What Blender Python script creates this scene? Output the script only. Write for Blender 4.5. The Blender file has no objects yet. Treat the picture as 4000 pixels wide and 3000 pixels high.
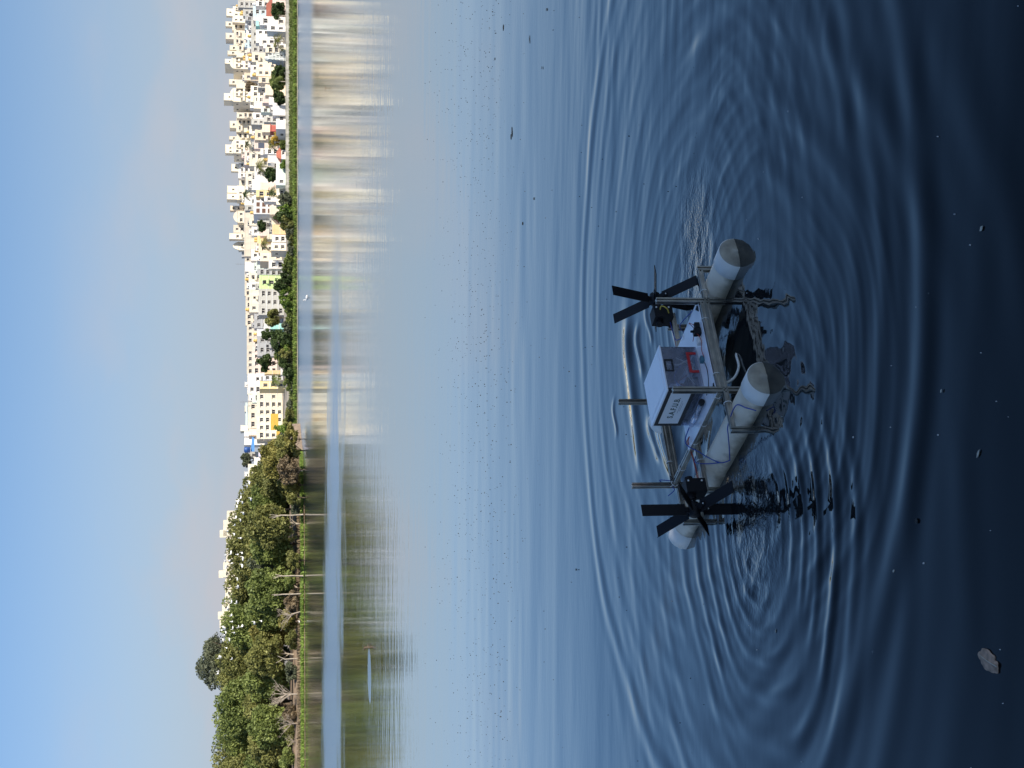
import bpy, math, random
import numpy as np
from mathutils import Vector, Matrix
random.seed(7); RNG = np.random.default_rng(11)
SC = bpy.context.scene; COL = SC.collection
R = math.radians

# ------------------------------------------------------------------ camera, sky, sun, exposure
F, EYE, VH = 5200.0, 1.7, 1146.0            # focal length in photo pixels, eye height, horizon row
TILT = math.atan((2000 - VH) / F)
cd = bpy.data.cameras.new('camera'); cam = bpy.data.objects.new('camera', cd); COL.objects.link(cam)
cd.sensor_fit = 'HORIZONTAL'; cd.sensor_width = 36; cd.lens = 36 * F / 4000
cd.clip_start = 0.05; cd.clip_end = 6000
FW = Vector((0, math.cos(TILT), -math.sin(TILT))); UPV = Vector((0, math.sin(TILT), math.cos(TILT)))
mx = Matrix((-UPV, Vector((1, 0, 0)), -FW)).transposed().to_4x4()     # camera held on its side, as the photograph is
mx.translation = (0, 0, EYE); cam.matrix_world = mx
SC.camera = cam

SUN_EL, SUN_AZ = R(33), R(130)              # azimuth clockwise from +Y
w = bpy.data.worlds.new('World'); SC.world = w; w.use_nodes = True
nt = w.node_tree; nt.nodes.clear()
def N(tree, t, **kw):
    n = tree.nodes.new(t)
    for k, v in kw.items():
        if k in n.inputs and not hasattr(n, k): n.inputs[k].default_value = v
        else: setattr(n, k, v)
    return n
sky = N(nt, 'ShaderNodeTexSky', sky_type='NISHITA', sun_disc=False, sun_elevation=SUN_EL, sun_rotation=SUN_AZ,
        altitude=0, air_density=1.0, dust_density=0.7, ozone_density=4.0)
tc = N(nt, 'ShaderNodeTexCoord')
mp = N(nt, 'ShaderNodeMapping'); mp.inputs['Scale'].default_value = (1, 1, 2.6); mp.inputs['Location'].default_value = (0.31, 0.1, 0.02)
nz = N(nt, 'ShaderNodeTexNoise'); nz.inputs['Scale'].default_value = 5.0; nz.inputs['Detail'].default_value = 7; nz.inputs['Roughness'].default_value = 0.55
cr = N(nt, 'ShaderNodeValToRGB'); cr.color_ramp.elements[0].position = 0.44; cr.color_ramp.elements[1].position = 0.62
sx = N(nt, 'ShaderNodeSeparateXYZ')
lo = N(nt, 'ShaderNodeMapRange'); lo.inputs[1].default_value = 0.0; lo.inputs[2].default_value = 0.17; lo.inputs[3].default_value = 0.9; lo.inputs[4].default_value = 0.0
mul = N(nt, 'ShaderNodeMath', operation='MULTIPLY')
cmix = N(nt, 'ShaderNodeMixRGB'); cmix.inputs[2].default_value = (3.3, 3.15, 3.3, 1)
bg = N(nt, 'ShaderNodeBackground'); bg.inputs[1].default_value = 0.138
wo = N(nt, 'ShaderNodeOutputWorld')
L = nt.links.new
L(tc.outputs['Generated'], mp.inputs[0]); L(mp.outputs[0], nz.inputs['Vector']); L(nz.outputs[0], cr.inputs[0])
L(tc.outputs['Generated'], sx.inputs[0]); L(sx.outputs[2], lo.inputs[0])
L(cr.outputs[0], mul.inputs[0]); L(lo.outputs[0], mul.inputs[1]); L(mul.outputs[0], cmix.inputs[0])
hz = N(nt, 'ShaderNodeMapRange'); hz.interpolation_type = 'SMOOTHSTEP'; hz.inputs[1].default_value = -0.02; hz.inputs[2].default_value = 0.28; hz.inputs[3].default_value = 0.93; hz.inputs[4].default_value = 0.0
hmix = N(nt, 'ShaderNodeMixRGB'); hmix.inputs[2].default_value = (2.55, 2.8, 3.35, 1)      # even band of low haze all round the horizon
L(sx.outputs[2], hz.inputs[0]); L(hz.outputs[0], hmix.inputs[0]); tint = N(nt, 'ShaderNodeMixRGB', blend_type='MULTIPLY'); tint.inputs[0].default_value = 1.0; tint.inputs[2].default_value = (0.62, 0.72, 0.80, 1)
L(sky.outputs[0], tint.inputs[1]); L(tint.outputs[0], hmix.inputs[1]); L(hmix.outputs[0], cmix.inputs[1]); L(cmix.outputs[0], bg.inputs[0]); L(bg.outputs[0], wo.inputs[0])

sd = bpy.data.lights.new('sun', 'SUN'); sd.energy = 4.8; sd.angle = R(0.53); sd.color = (1.0, 0.91, 0.78)
so = bpy.data.objects.new('sun', sd); COL.objects.link(so)
SDIR = Vector((math.sin(SUN_AZ) * math.cos(SUN_EL), math.cos(SUN_AZ) * math.cos(SUN_EL), math.sin(SUN_EL)))
so.rotation_euler = SDIR.to_track_quat('Z', 'Y').to_euler(); so.location = SDIR * 60
SC.view_settings.view_transform = 'Standard'; SC.view_settings.look = 'None'
SC.view_settings.exposure = 0.35; SC.view_settings.gamma = 1.0
SC.view_settings.use_curve_mapping = False
SC.render.engine = 'CYCLES'
try: SC.cycles.max_bounces = 8; SC.cycles.transparent_max_bounces = 12
except Exception: pass

# ------------------------------------------------------------------ helpers
def ray(x, y):
    return Vector(((1500 - y) / F, 0, 0)) + FW - UPV * ((x - 2000) / F)
def at_z(x, y, z=0.0):
    d = ray(x, y); return Vector((0, 0, EYE)) + d * ((z - EYE) / d.z)
def at_y(x, y, Y):
    d = ray(x, y); return Vector((0, 0, EYE)) + d * (Y / d.y)

def tag(o, label=None, cat=None, group=None, kind=None):
    if label: o['label'] = label
    if cat: o['category'] = cat
    if group: o['group'] = group
    if kind: o['kind'] = kind
    return o
def empty(name, loc=(0, 0, 0), rz=0.0):
    o = bpy.data.objects.new(name, None); COL.objects.link(o)
    o.location = loc; o.rotation_euler = (0, 0, rz); o.empty_display_size = 0.2
    return o
def link(name, me, parent=None, loc=None, rot=None, scale=None):
    o = bpy.data.objects.new(name, me); COL.objects.link(o)
    if parent: o.parent = parent
    if loc is not None: o.location = loc
    if rot is not None: o.rotation_euler = rot
    if scale is not None: o.scale = scale
    return o
def mesh_np(name, V, Q, mats, smooth=False, attr=None):
    V = np.asarray(V, np.float32); Q = np.asarray(Q, np.int32)
    me = bpy.data.meshes.new(name); k = Q.shape[1]
    me.vertices.add(len(V)); me.vertices.foreach_set('co', V.ravel())
    me.loops.add(Q.size); me.loops.foreach_set('vertex_index', Q.ravel())
    me.polygons.add(len(Q)); me.polygons.foreach_set('loop_start', np.arange(0, Q.size, k, dtype=np.int32))
    try: me.polygons.foreach_set('loop_total', np.full(len(Q), k, np.int32))
    except Exception: pass
    if smooth: me.polygons.foreach_set('use_smooth', np.ones(len(Q), bool))
    if attr:
        for n, vals in attr.items():
            a = me.attributes.new(n, 'FLOAT', 'POINT'); a.data.foreach_set('value', np.asarray(vals, np.float32))
    for m in mats: me.materials.append(m)
    me.update(calc_edges=True); me.validate()
    return me
class MB:
    def __init__(s): s.v = []; s.f = []; s.m = []; s.sm = []
    def add(s, vs, fs, mi=0, smooth=False):
        o = len(s.v); s.v += [tuple(q) for q in vs]
        for f in fs: s.f.append(tuple(i + o for i in f)); s.m.append(mi); s.sm.append(smooth)
        return s
    def box(s, x0, x1, y0, y1, z0, z1, mi=0):
        v = [(x0, y0, z0), (x1, y0, z0), (x1, y1, z0), (x0, y1, z0), (x0, y0, z1), (x1, y0, z1), (x1, y1, z1), (x0, y1, z1)]
        return s.add(v, [(0, 3, 2, 1), (4, 5, 6, 7), (0, 1, 5, 4), (1, 2, 6, 5), (2, 3, 7, 6), (3, 0, 4, 7)], mi)
    def obox(s, c, ex, ey, ez, mi=0):          # oriented box, half extents as vectors
        c = Vector(c); v = []
        for k in (-1, 1):
            for (i, j) in ((-1, -1), (1, -1), (1, 1), (-1, 1)): v.append(c + ex * i + ey * j + ez * k)
        return s.add(v, [(0, 3, 2, 1), (4, 5, 6, 7), (0, 1, 5, 4), (1, 2, 6, 5), (2, 3, 7, 6), (3, 0, 4, 7)], mi)
    def tube(s, pts, rad, n=8, mi=0, cap=True):
        pts = [Vector(q) for q in pts]; rs = rad if isinstance(rad, (list, tuple)) else [rad] * len(pts)
        rings = []; t0 = None
        for i, q in enumerate(pts):
            t = (pts[min(i + 1, len(pts) - 1)] - pts[max(i - 1, 0)]).normalized()
            u = t.cross(Vector((0.13, 0.31, 0.94))) if t0 is None else t0 - t * t0.dot(t)
            if u.length < 1e-5: u = t.cross(Vector((1, 0, 0)))
            u.normalize(); t0 = u; b = t.cross(u)
            rings.append([q + (u * math.cos(2 * math.pi * k / n) + b * math.sin(2 * math.pi * k / n)) * rs[i] for k in range(n)])
        vs = [p for r in rings for p in r]; fs = []
        for i in range(len(pts) - 1):
            for k in range(n): fs.append((i * n + k, i * n + (k + 1) % n, (i + 1) * n + (k + 1) % n, (i + 1) * n + k))
        s.add(vs, fs, mi, True)
        if cap: s.add(rings[0], [tuple(range(n))[::-1]], mi); s.add(rings[-1], [tuple(range(n))], mi)
        return s
    def lathe(s, prof, n=16, axis='z', org=(0, 0, 0), mi=0, smooth=True):
        vs = []; fs = []; m = len(prof)
        for k in range(n):
            c, sn = math.cos(2 * math.pi * k / n), math.sin(2 * math.pi * k / n)
            for (r, h) in prof:
                q = (r * c, r * sn, h) if axis == 'z' else ((h, r * c, r * sn) if axis == 'x' else (r * sn, h, r * c))
                vs.append((q[0] + org[0], q[1] + org[1], q[2] + org[2]))
        for k in range(n):
            k2 = (k + 1) % n
            for i in range(m - 1): fs.append((k * m + i, k2 * m + i, k2 * m + i + 1, k * m + i + 1))
        return s.add(vs, fs, mi, smooth)
    def mesh(s, name, mats):
        me = bpy.data.meshes.new(name); me.from_pydata(s.v, [], s.f)
        for m in (mats if isinstance(mats, (list, tuple)) else [mats]): me.materials.append(m)
        me.polygons.foreach_set('material_index', s.m); me.polygons.foreach_set('use_smooth', s.sm); me.update()
        return me
    def build(s, name, mats, parent=None, **kw):
        return link(name, s.mesh(name, mats), parent, **kw)

# ------------------------------------------------------------------ materials
MATS = {}
def mat(name, col, rough=0.6, metal=0.0, var=0.0, scale=6.0, bump=0.0, stain=None, spec=0.5, coords='Object', streak=False):
    if name in MATS: return MATS[name]
    m = bpy.data.materials.new(name); m.use_nodes = True; t = m.node_tree; b = t.nodes['Principled BSDF']
    b.inputs['Base Color'].default_value = (*col, 1); b.inputs['Roughness'].default_value = rough
    b.inputs['Metallic'].default_value = metal; b.inputs['Specular IOR Level'].default_value = spec
    if var or bump or stain:
        tcn = N(t, 'ShaderNodeTexCoord'); n = N(t, 'ShaderNodeTexNoise'); n.inputs['Scale'].default_value = scale; n.inputs['Detail'].default_value = 5
        if streak:
            mpn = N(t, 'ShaderNodeMapping'); mpn.inputs['Scale'].default_value = (1, 1, 0.18)
            t.links.new(tcn.outputs[coords], mpn.inputs[0]); t.links.new(mpn.outputs[0], n.inputs['Vector'])
        else: t.links.new(tcn.outputs[coords], n.inputs['Vector'])
        r = N(t, 'ShaderNodeValToRGB'); e = r.color_ramp.elements
        dk = stain if stain else tuple(c * (1 - var) for c in col)
        e[0].position = 0.32; e[0].color = (*dk, 1); e[1].position = 0.62 if stain is None else 0.56; e[1].color = (*[min(1, c * (1 + var * 0.25)) for c in col], 1)
        t.links.new(n.outputs[0], r.inputs[0]); t.links.new(r.outputs[0], b.inputs['Base Color'])
        if bump:
            bp = N(t, 'ShaderNodeBump'); bp.inputs['Strength'].default_value = bump; bp.inputs['Distance'].default_value = 0.02
            t.links.new(n.outputs[0], bp.inputs['Height']); t.links.new(bp.outputs[0], b.inputs['Normal'])
    MATS[name] = m; return m
def leafmat(name, dark, light, trans=0.25):
    m = bpy.data.materials.new(name); m.use_nodes = True; t = m.node_tree; t.nodes.clear()
    at = N(t, 'ShaderNodeAttribute'); at.attribute_name = 'tint'
    r = N(t, 'ShaderNodeValToRGB'); r.color_ramp.elements[0].color = (*dark, 1); r.color_ramp.elements[1].color = (*light, 1)
    d = N(t, 'ShaderNodeBsdfPrincipled'); d.inputs['Roughness'].default_value = 0.55; d.inputs['Specular IOR Level'].default_value = 0.3
    tr = N(t, 'ShaderNodeBsdfTranslucent'); mxs = N(t, 'ShaderNodeMixShader'); mxs.inputs[0].default_value = trans
    o = N(t, 'ShaderNodeOutputMaterial'); k = t.links.new
    k(at.outputs['Fac'], r.inputs[0]); k(r.outputs[0], d.inputs['Base Color']); k(r.outputs[0], tr.inputs[0])
    k(d.outputs[0], mxs.inputs[1]); k(tr.outputs[0], mxs.inputs[2]); k(mxs.outputs[0], o.inputs[0])
    return m
M_LEAF = {
 'olive': leafmat('leaf_olive', (0.095, 0.11, 0.032), (0.35, 0.345, 0.11)),
 'green': leafmat('leaf_green', (0.085, 0.12, 0.032), (0.30, 0.35, 0.10)),
 'bright': leafmat('leaf_bright', (0.11, 0.17, 0.035), (0.32, 0.44, 0.09)),
 'grey': leafmat('leaf_grey', (0.07, 0.085, 0.055), (0.20, 0.22, 0.13)),
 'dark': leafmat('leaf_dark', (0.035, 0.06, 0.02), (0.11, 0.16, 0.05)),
 'yellow': leafmat('leaf_yellow', (0.14, 0.14, 0.035), (0.38, 0.34, 0.10)),
 'dry': leafmat('leaf_dry', (0.14, 0.105, 0.065), (0.36, 0.28, 0.17)),
 'flower': leafmat('leaf_flower', (0.35, 0.24, 0.04), (0.75, 0.55, 0.12)),
}
M_BARK = mat('bark_pale', (0.42, 0.36, 0.28), 0.9, var=0.4, scale=1.5)
M_BARKD = mat('bark_dark', (0.12, 0.09, 0.06), 0.9, var=0.4, scale=1.5)
M_DRYWOOD = mat('dry_wood', (0.40, 0.34, 0.27), 0.9, var=0.3, scale=2)
M_PANE = mat('window_dark', (0.035, 0.032, 0.035), 0.15)
M_PANEB = mat('window_brown', (0.12, 0.06, 0.04), 0.4)
M_FRAME = mat('window_white', (0.75, 0.72, 0.66), 0.6)
WALLC = {'white': (0.84, 0.80, 0.74), 'cream': (0.82, 0.74, 0.58), 'peach': (0.82, 0.67, 0.49), 'pink': (0.80, 0.64, 0.56), 'mint': (0.70, 0.80, 0.70),
 'yellow': (0.82, 0.66, 0.34), 'paleblue': (0.55, 0.68, 0.74), 'teal': (0.32, 0.60, 0.56), 'cement': (0.48, 0.47, 0.43), 'grey': (0.42, 0.42, 0.42), 'beige': (0.76, 0.67, 0.54),
 'lime': (0.58, 0.74, 0.34), 'red': (0.48, 0.12, 0.09), 'brick': (0.46, 0.25, 0.18), 'lavender': (0.66, 0.62, 0.74), 'orange': (0.80, 0.58, 0.32), 'palegrey': (0.66, 0.68, 0.70)}
def wallm(c): return mat('wall_' + c, WALLC[c], 0.85, var=0.16, scale=0.35, streak=True)
M_TANKY = mat('tank_yellow', (0.80, 0.52, 0.16), 0.4); M_TANKW = mat('tank_white', (0.82, 0.82, 0.8), 0.4); M_TANKB = mat('tank_black', (0.03, 0.03, 0.035), 0.4)

# ------------------------------------------------------------------ boat frame of reference
BO = at_z(2990, 1480, 0); HD = R(123.5)
BA = Vector((math.cos(HD), math.sin(HD), 0)); BB = Vector((math.sin(HD), -math.cos(HD), 0))
def bw(a, b, z=0.0): return BO + BA * a + BB * b + Vector((0, 0, z))
WHL, WHR = bw(0.605, -0.21), bw(0.60, 0.82)

# ------------------------------------------------------------------ water: one sheet, real ripples near the boat
def vnoise(x, y, seed):
    g = np.random.default_rng(seed).uniform(-1, 1, (128, 128))
    xi = np.floor(x).astype(int); yi = np.floor(y).astype(int); fx = x - xi; fy = y - yi
    fx = fx * fx * fx * (fx * (fx * 6 - 15) + 10); fy = fy * fy * fy * (fy * (fy * 6 - 15) + 10)
    G = lambda i, j: g[i % 128, j % 128]
    return (G(xi, yi) * (1 - fx) + G(xi + 1, yi) * fx) * (1 - fy) + (G(xi, yi + 1) * (1 - fx) + G(xi + 1, yi + 1) * fx) * fy
def sstep(a, b, x):
    t = np.clip((x - a) / (b - a), 0, 1); return t * t * (3 - 2 * t)
def ripple(x, y):
    h = np.zeros_like(x); chop = np.zeros_like(x)
    wob = vnoise(x * 1.0, y * 1.0, 3) * 0.10 + vnoise(x * 2.6, y * 2.6, 4) * 0.022
    def rings(c, k0, k1, slope, r0, r1, seed, ph=0.0, ecc=1.0, ang=0.0):
        dx, dy = x - c[0], y - c[1]
        ca, sa = math.cos(ang), math.sin(ang)
        ux = dx * ca + dy * sa; uy = (-dx * sa + dy * ca) * ecc
        r = np.sqrt(ux * ux + uy * uy) + wob; r = np.maximum(r, 0.01)
        lam = k0 + k1 * r
        phi = 2 * math.pi / k1 * np.log(lam / k0) + ph
        th = np.arctan2(dy, dx)
        env = sstep(r0 * 0.3, r0, r) * (1 - sstep(r1 * 0.55, r1, r))
        ct, st = np.cos(th), np.sin(th); mod = 0.62 + 0.7 * vnoise(ct * 1.9 + r * .9 + 9, st * 1.9 + r * 1.1 + 20, seed) + 0.3 * vnoise(ct * 4 + r * 2 + 7, st * 4 - r * 2 + 30, seed + 1)
        cr_ = np.cos(phi); cr_ = cr_ + 0.40 * np.cos(2 * phi)
        return slope * lam / (2 * math.pi) * env * np.clip(mod, 0, 1.6) * cr_
    lw = np.array(WHL[:2]); rw = np.array(WHR[:2])
    h += rings(rw, 0.055, 0.115, 0.030, 0.25, 3.0, 21, 0.6)
    rr_ = np.sqrt((x - rw[0]) ** 2 + (y - rw[1]) ** 2) + wob * .6
    h += 0.0050 * np.exp(-((rr_ - 2.2) / 0.13) ** 2) * np.cos((rr_ - 2.2) / 0.27 * 6.283) * (0.7 + 0.6 * vnoise(x * 1.5, y * 1.5, 77))
    h += 0.0022 * np.exp(-((rr_ - 1.72) / 0.10) ** 2) * np.cos((rr_ - 1.72) / 0.20 * 6.283) * (0.6 + 0.8 * vnoise(x * 2, y * 2, 78))
    h += rings(lw, 0.055, 0.16, 0.043, 0.15, 2.7, 31, 2.0)
    h += rings(lw + np.array([-.06, -.28]), 0.055, 0.14, 0.080, 0.18, 1.25, 41, 0.4, 1.12, 0.5)
    h += rings(np.array(bw(-0.02, 0.0)[:2]), 0.05, 0.08, 0.035, 0.1, 1.3, 51)
    h += rings(np.array(bw(0.0, 0.585)[:2]), 0.05, 0.08, 0.025, 0.1, 1.3, 55)
    h *= 1 - 0.6 * sstep(5.2, 6.4, y)
    q_ = bw(0.12, 0.36); calm = np.exp(-((x - q_.x) / 0.62) ** 2 - ((y - q_.y + 0.1) / 0.55) ** 2); h *= 1 - 0.72 * calm
    # pump wash thrown out to the right by the far wheel, with short steep chop
    dx, dy = x - rw[0], y - rw[1]
    plume = np.exp(-((dy + 0.12 - 0.05 * dx) / (0.20 + 0.05 * np.abs(dx))) ** 2) * sstep(-0.2, 0.05, dx) * (1 - sstep(0.25, 0.65, dx))
    dl, dm = x - lw[0], y - lw[1]
    spl = np.exp(-((dl + 0.05) / 0.28) ** 2 - ((dm + 0.24) / 0.25) ** 2)
    under = np.exp(-((x - bw(0.45, 0.3).x) / 0.34) ** 2 - ((y - bw(0.45, 0.3).y) / 0.34) ** 2)
    chop = np.clip(plume * 1.0 + spl * 0.8 + under * 0.15, 0, 1)
    for i, (s, am) in enumerate(((9, 0.0040), (19, 0.0022), (37, 0.0010))):
        h += chop * am * vnoise(x * s * 0.55 + 3 * i, y * s, 60 + i)
    # elongated wash streaks running away from the right wheel
    side = sstep(0.2, 1.2, x) * (1 - sstep(2.0, 4.5, np.abs(y - 5.1)))
    h += side * 0.0014 * vnoise(x * 1.3, y * 5.5 + x * 0.8, 71) + side * 0.0006 * vnoise(x * 2.4, y * 13 + x * 2, 72)
    # a few steeper ridges thrown up behind the hulls; their backs mirror the sunlit town
    for (va, ya, vb, yb, w_, s_) in ((2442, 1265, 2478, 1770, .085, .20), (2485, 1285, 2498, 1450, .045, .18), (2395, 1560, 2400, 1690, .03, .14), (2570, 1640, 2640, 1890, .15, .21), (2530, 1640, 2560, 1780, .06, .18), (2520, 1190, 2535, 1330, .03, .16), (2630, 1230, 2650, 1400, .035, .15)):
        pa, pb = at_z(va, ya), at_z(vb, yb); u_ = (x - pa.x) / (pb.x - pa.x); yc = pa.y + (pb.y - pa.y) * u_ + .03 * np.sin(u_ * 5)
        h += s_ * w_ * np.exp(-((y - yc + .7 * w_) / w_) ** 2) * sstep(-.25, .15, u_) * (1 - sstep(.85, 1.25, u_)) * (.75 + .5 * vnoise(x * 5, y * 3, 95))
    # slow swell of the open lake
    op = 0.15 + 0.85 * sstep(5.0, 8.0, y) * (1 - 0.92 * sstep(9, 17, y))
    near = 1 - 0.65 * (1 - sstep(2.8, 4.2, y))
    for i, (lx, ly, am) in enumerate(((0.5, 1.9, 0.0013), (0.9, 3.9, 0.0007), (1.6, 7.5, 0.00035))):
        h += am * (0.35 + op) * near * vnoise(x * lx + 5 * i, y * ly + 0.15 * x, 80 + i)
    return h, chop
def axis_pts(lo, hi, step, out_lo, out_hi, g):
    c = list(np.arange(lo, hi + 1e-6, step)); s = step; a = hi
    while a < out_hi: s *= g; a += s; c.append(min(a, out_hi))
    s = step; a = lo; pre = []
    while a > out_lo: s *= g; a -= s; pre.append(max(a, out_lo))
    return np.array(pre[::-1] + c)
xs = axis_pts(-2.6, 2.6, 0.0095, -700, 900, 1.06)
ys = axis_pts(2.7, 7.2, 0.0095, -1.0, 560, 1.016)
GX, GY = np.meshgrid(xs, ys); hgt, chop = ripple(GX, GY)
fade = (1 - sstep(30, 90, GY)) * (1 - sstep(8, 25, np.abs(GX)))
hgt *= fade
nx, ny = len(xs), len(ys)
V = np.stack([GX.ravel(), GY.ravel(), hgt.ravel()], 1)
idx = np.arange(nx * ny).reshape(ny, nx)
Q = np.stack([idx[:-1, :-1].ravel(), idx[:-1, 1:].ravel(), idx[1:, 1:].ravel(), idx[1:, :-1].ravel()], 1)
mw = bpy.data.materials.new('lake_water'); mw.use_nodes = True; t = mw.node_tree; b = t.nodes['Principled BSDF']
b.inputs['Base Color'].default_value = (0.008, 0.010, 0.011, 1); b.inputs['Specular IOR Level'].default_value = 0.0; b.inputs['Roughness'].default_value = 0.9
glo = N(t, 'ShaderNodeBsdfGlossy'); glo.inputs['Color'].default_value = (0.93, 0.96, 0.97, 1); frs = N(t, 'ShaderNodeFresnel'); frs.inputs[0].default_value = 1.333
wmx = N(t, 'ShaderNodeMixShader')
k = t.links.new
geo = N(t, 'ShaderNodeNewGeometry'); sp = N(t, 'ShaderNodeSeparateXYZ'); k(geo.outputs['Position'], sp.inputs[0])
def mr(src, a0, a1, b0, b1, smooth=True):
    n = N(t, 'ShaderNodeMapRange'); n.interpolation_type = 'SMOOTHSTEP' if smooth else 'LINEAR'
    n.inputs[1].default_value = a0; n.inputs[2].default_value = a1; n.inputs[3].default_value = b0; n.inputs[4].default_value = b1
    k(src, n.inputs[0]); return n.outputs[0]
def mth(op, a, c=None):
    n = N(t, 'ShaderNodeMath', operation=op)
    for i, q in enumerate((a, c)):
        if q is None: continue
        if isinstance(q, (int, float)): n.inputs[i].default_value = q
        else: k(q, n.inputs[i])
    return n.outputs[0]
edge = N(t, 'ShaderNodeTexNoise'); edge.inputs['Scale'].default_value = 0.35; edge.inputs['Detail'].default_value = 6
k(geo.outputs['Position'], edge.inputs['Vector'])
ej = mth('MULTIPLY', mth('SUBTRACT', edge.outputs[0], 0.5), 19.0)
Yj = mth('ADD', sp.outputs[1], ej)
# wind-ruffled lane across the calm water in front of the trees
up_edge = mr(sp.outputs[0], -18, 16, 82, 52, False)
laneA = mth('MULTIPLY', mr(Yj, 42, 55, 0, 1), mr(mth('SUBTRACT', Yj, up_edge), -12, 6, 1, 0))
laneA = mth('MULTIPLY', laneA, mr(sp.outputs[0], -2, 9, 1.0, 0.12))
# breeze on the open reach before the town
side = mth('ADD', sp.outputs[0], mth('MULTIPLY', sp.outputs[1], 0.052))
laneB = mth('MULTIPLY', mr(Yj, 95, 150, 0, 1), mr(side, -4, 8, 0, 1))
cq = at_z(1443, 2640); ex = mth('DIVIDE', mth('SUBTRACT', sp.outputs[0], cq.x), 0.62); ey = mth('DIVIDE', mth('SUBTRACT', sp.outputs[1], cq.y), 0.75)
slick = mr(mth('ADD', mth('MULTIPLY', ex, ex), mth('MULTIPLY', ey, ey)), 0.75, 1.15, 1, 0)     # small disturbed patch trailing the twig
lanes = mth('MAXIMUM', mth('MAXIMUM', mth('MULTIPLY', laneA, 0.16), mth('MULTIPLY', slick, 0.16)), mth('MULTIPLY', laneB, 0.11))
base_r = mr(sp.outputs[1], 8, 60, 0.02, 0.07)
k(mth('ADD', base_r, lanes), glo.inputs['Roughness'])
ca = N(t, 'ShaderNodeAttribute'); ca.attribute_name = 'chop'
fn = N(t, 'ShaderNodeTexNoise'); fn.inputs['Scale'].default_value = 55; fn.inputs['Detail'].default_value = 3; k(geo.outputs['Position'], fn.inputs['Vector'])
mpc = N(t, 'ShaderNodeMapping'); mpc.inputs['Scale'].default_value = (7, 22, 1); k(geo.outputs['Position'], mpc.inputs[0])
fc = N(t, 'ShaderNodeTexNoise'); fc.inputs['Scale'].default_value = 1.0; fc.inputs['Detail'].default_value = 4; k(mpc.outputs[0], fc.inputs['Vector'])
bp0 = N(t, 'ShaderNodeBump'); bp0.inputs['Distance'].default_value = 0.0016; k(mr(sp.outputs[1], 3.6, 5.0, 0.03, 0.20), bp0.inputs['Strength']); k(fc.outputs[0], bp0.inputs['Height'])
bp1 = N(t, 'ShaderNodeBump'); k(bp0.outputs[0], bp1.inputs['Normal']); bp1.inputs['Distance'].default_value = 0.004; k(mth('MULTIPLY', ca.outputs['Fac'], 0.9), bp1.inputs['Strength']); k(fn.outputs[0], bp1.inputs['Height'])
mpw = N(t, 'ShaderNodeMapping'); mpw.inputs['Scale'].default_value = (0.45, 1.6, 1); k(geo.outputs['Position'], mpw.inputs[0])
fw2 = N(t, 'ShaderNodeTexNoise'); fw2.inputs['Scale'].default_value = 2.2; fw2.inputs['Detail'].default_value = 4; k(mpw.outputs[0], fw2.inputs['Vector'])
bp2 = N(t, 'ShaderNodeBump'); bp2.inputs['Distance'].default_value = 0.02; k(mth('MULTIPLY', mr(sp.outputs[1], 9, 28, 0.0, 0.21), mr(sp.outputs[1], 45, 110, 1.0, 0.55)), bp2.inputs['Strength'])
k(fw2.outputs[0], bp2.inputs['Height']); k(bp1.outputs[0], bp2.inputs['Normal']); k(bp2.outputs[0], glo.inputs['Normal']); k(bp2.outputs[0], frs.inputs['Normal'])
fac = N(t, 'ShaderNodeMath', operation='MULTIPLY_ADD', use_clamp=True); fac.inputs[1].default_value = 1.9; fac.inputs[2].default_value = -0.068; k(frs.outputs[0], fac.inputs[0])
fmin = N(t, 'ShaderNodeMath', operation='MINIMUM'); fmin.inputs[1].default_value = 0.82; k(fac.outputs[0], fmin.inputs[0])
k(fmin.outputs[0], wmx.inputs[0]); k(b.outputs[0], wmx.inputs[1]); k(glo.outputs[0], wmx.inputs[2]); k(wmx.outputs[0], t.nodes['Material Output'].inputs[0])
water = link('lake_water', mesh_np('lake_water', V, Q, [mw], True, {'chop': chop.ravel()}))
tag(water, kind='structure')

# ------------------------------------------------------------------ ground
M_SOIL = mat('bank_soil', (0.30, 0.22, 0.15), 0.95, var=0.45, scale=0.5, bump=0.5)
M_TOWN = mat('town_ground', (0.36, 0.32, 0.26), 0.95, var=0.4, scale=0.08)
M_STONE = mat('bank_and_shade_wall_stone', (0.45, 0.42, 0.37), 0.95, var=0.4, scale=2.0, bump=0.6)
def town_z(Y):
    pts = [(537, -0.6), (539.5, 0.3), (546, 2.9), (552, 4.4), (575, 5.0), (640, 8.5), (760, 15), (950, 19), (2500, 24)]
    for (a0, z0), (a1, z1) in zip(pts, pts[1:]):
        if Y <= a1: return z0 + (z1 - z0) * max(0, (Y - a0)) / (a1 - a0)
    return 24
m = MB(); yy = [537, 539.5, 546, 552, 575, 640, 760, 950, 2500]; xx = [-900, -300, -60, 0, 60, 120, 180, 300, 900]
vs = [(x, y, town_z(y)) for y in yy for x in xx]; n = len(xx)
fs = [(j * n + i, j * n + i + 1, (j + 1) * n + i + 1, (j + 1) * n + i) for j in range(len(yy) - 1) for i in range(n - 1)]
m.add(vs, fs); tag(m.build('town_terrain', M_TOWN), kind='structure')
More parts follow.
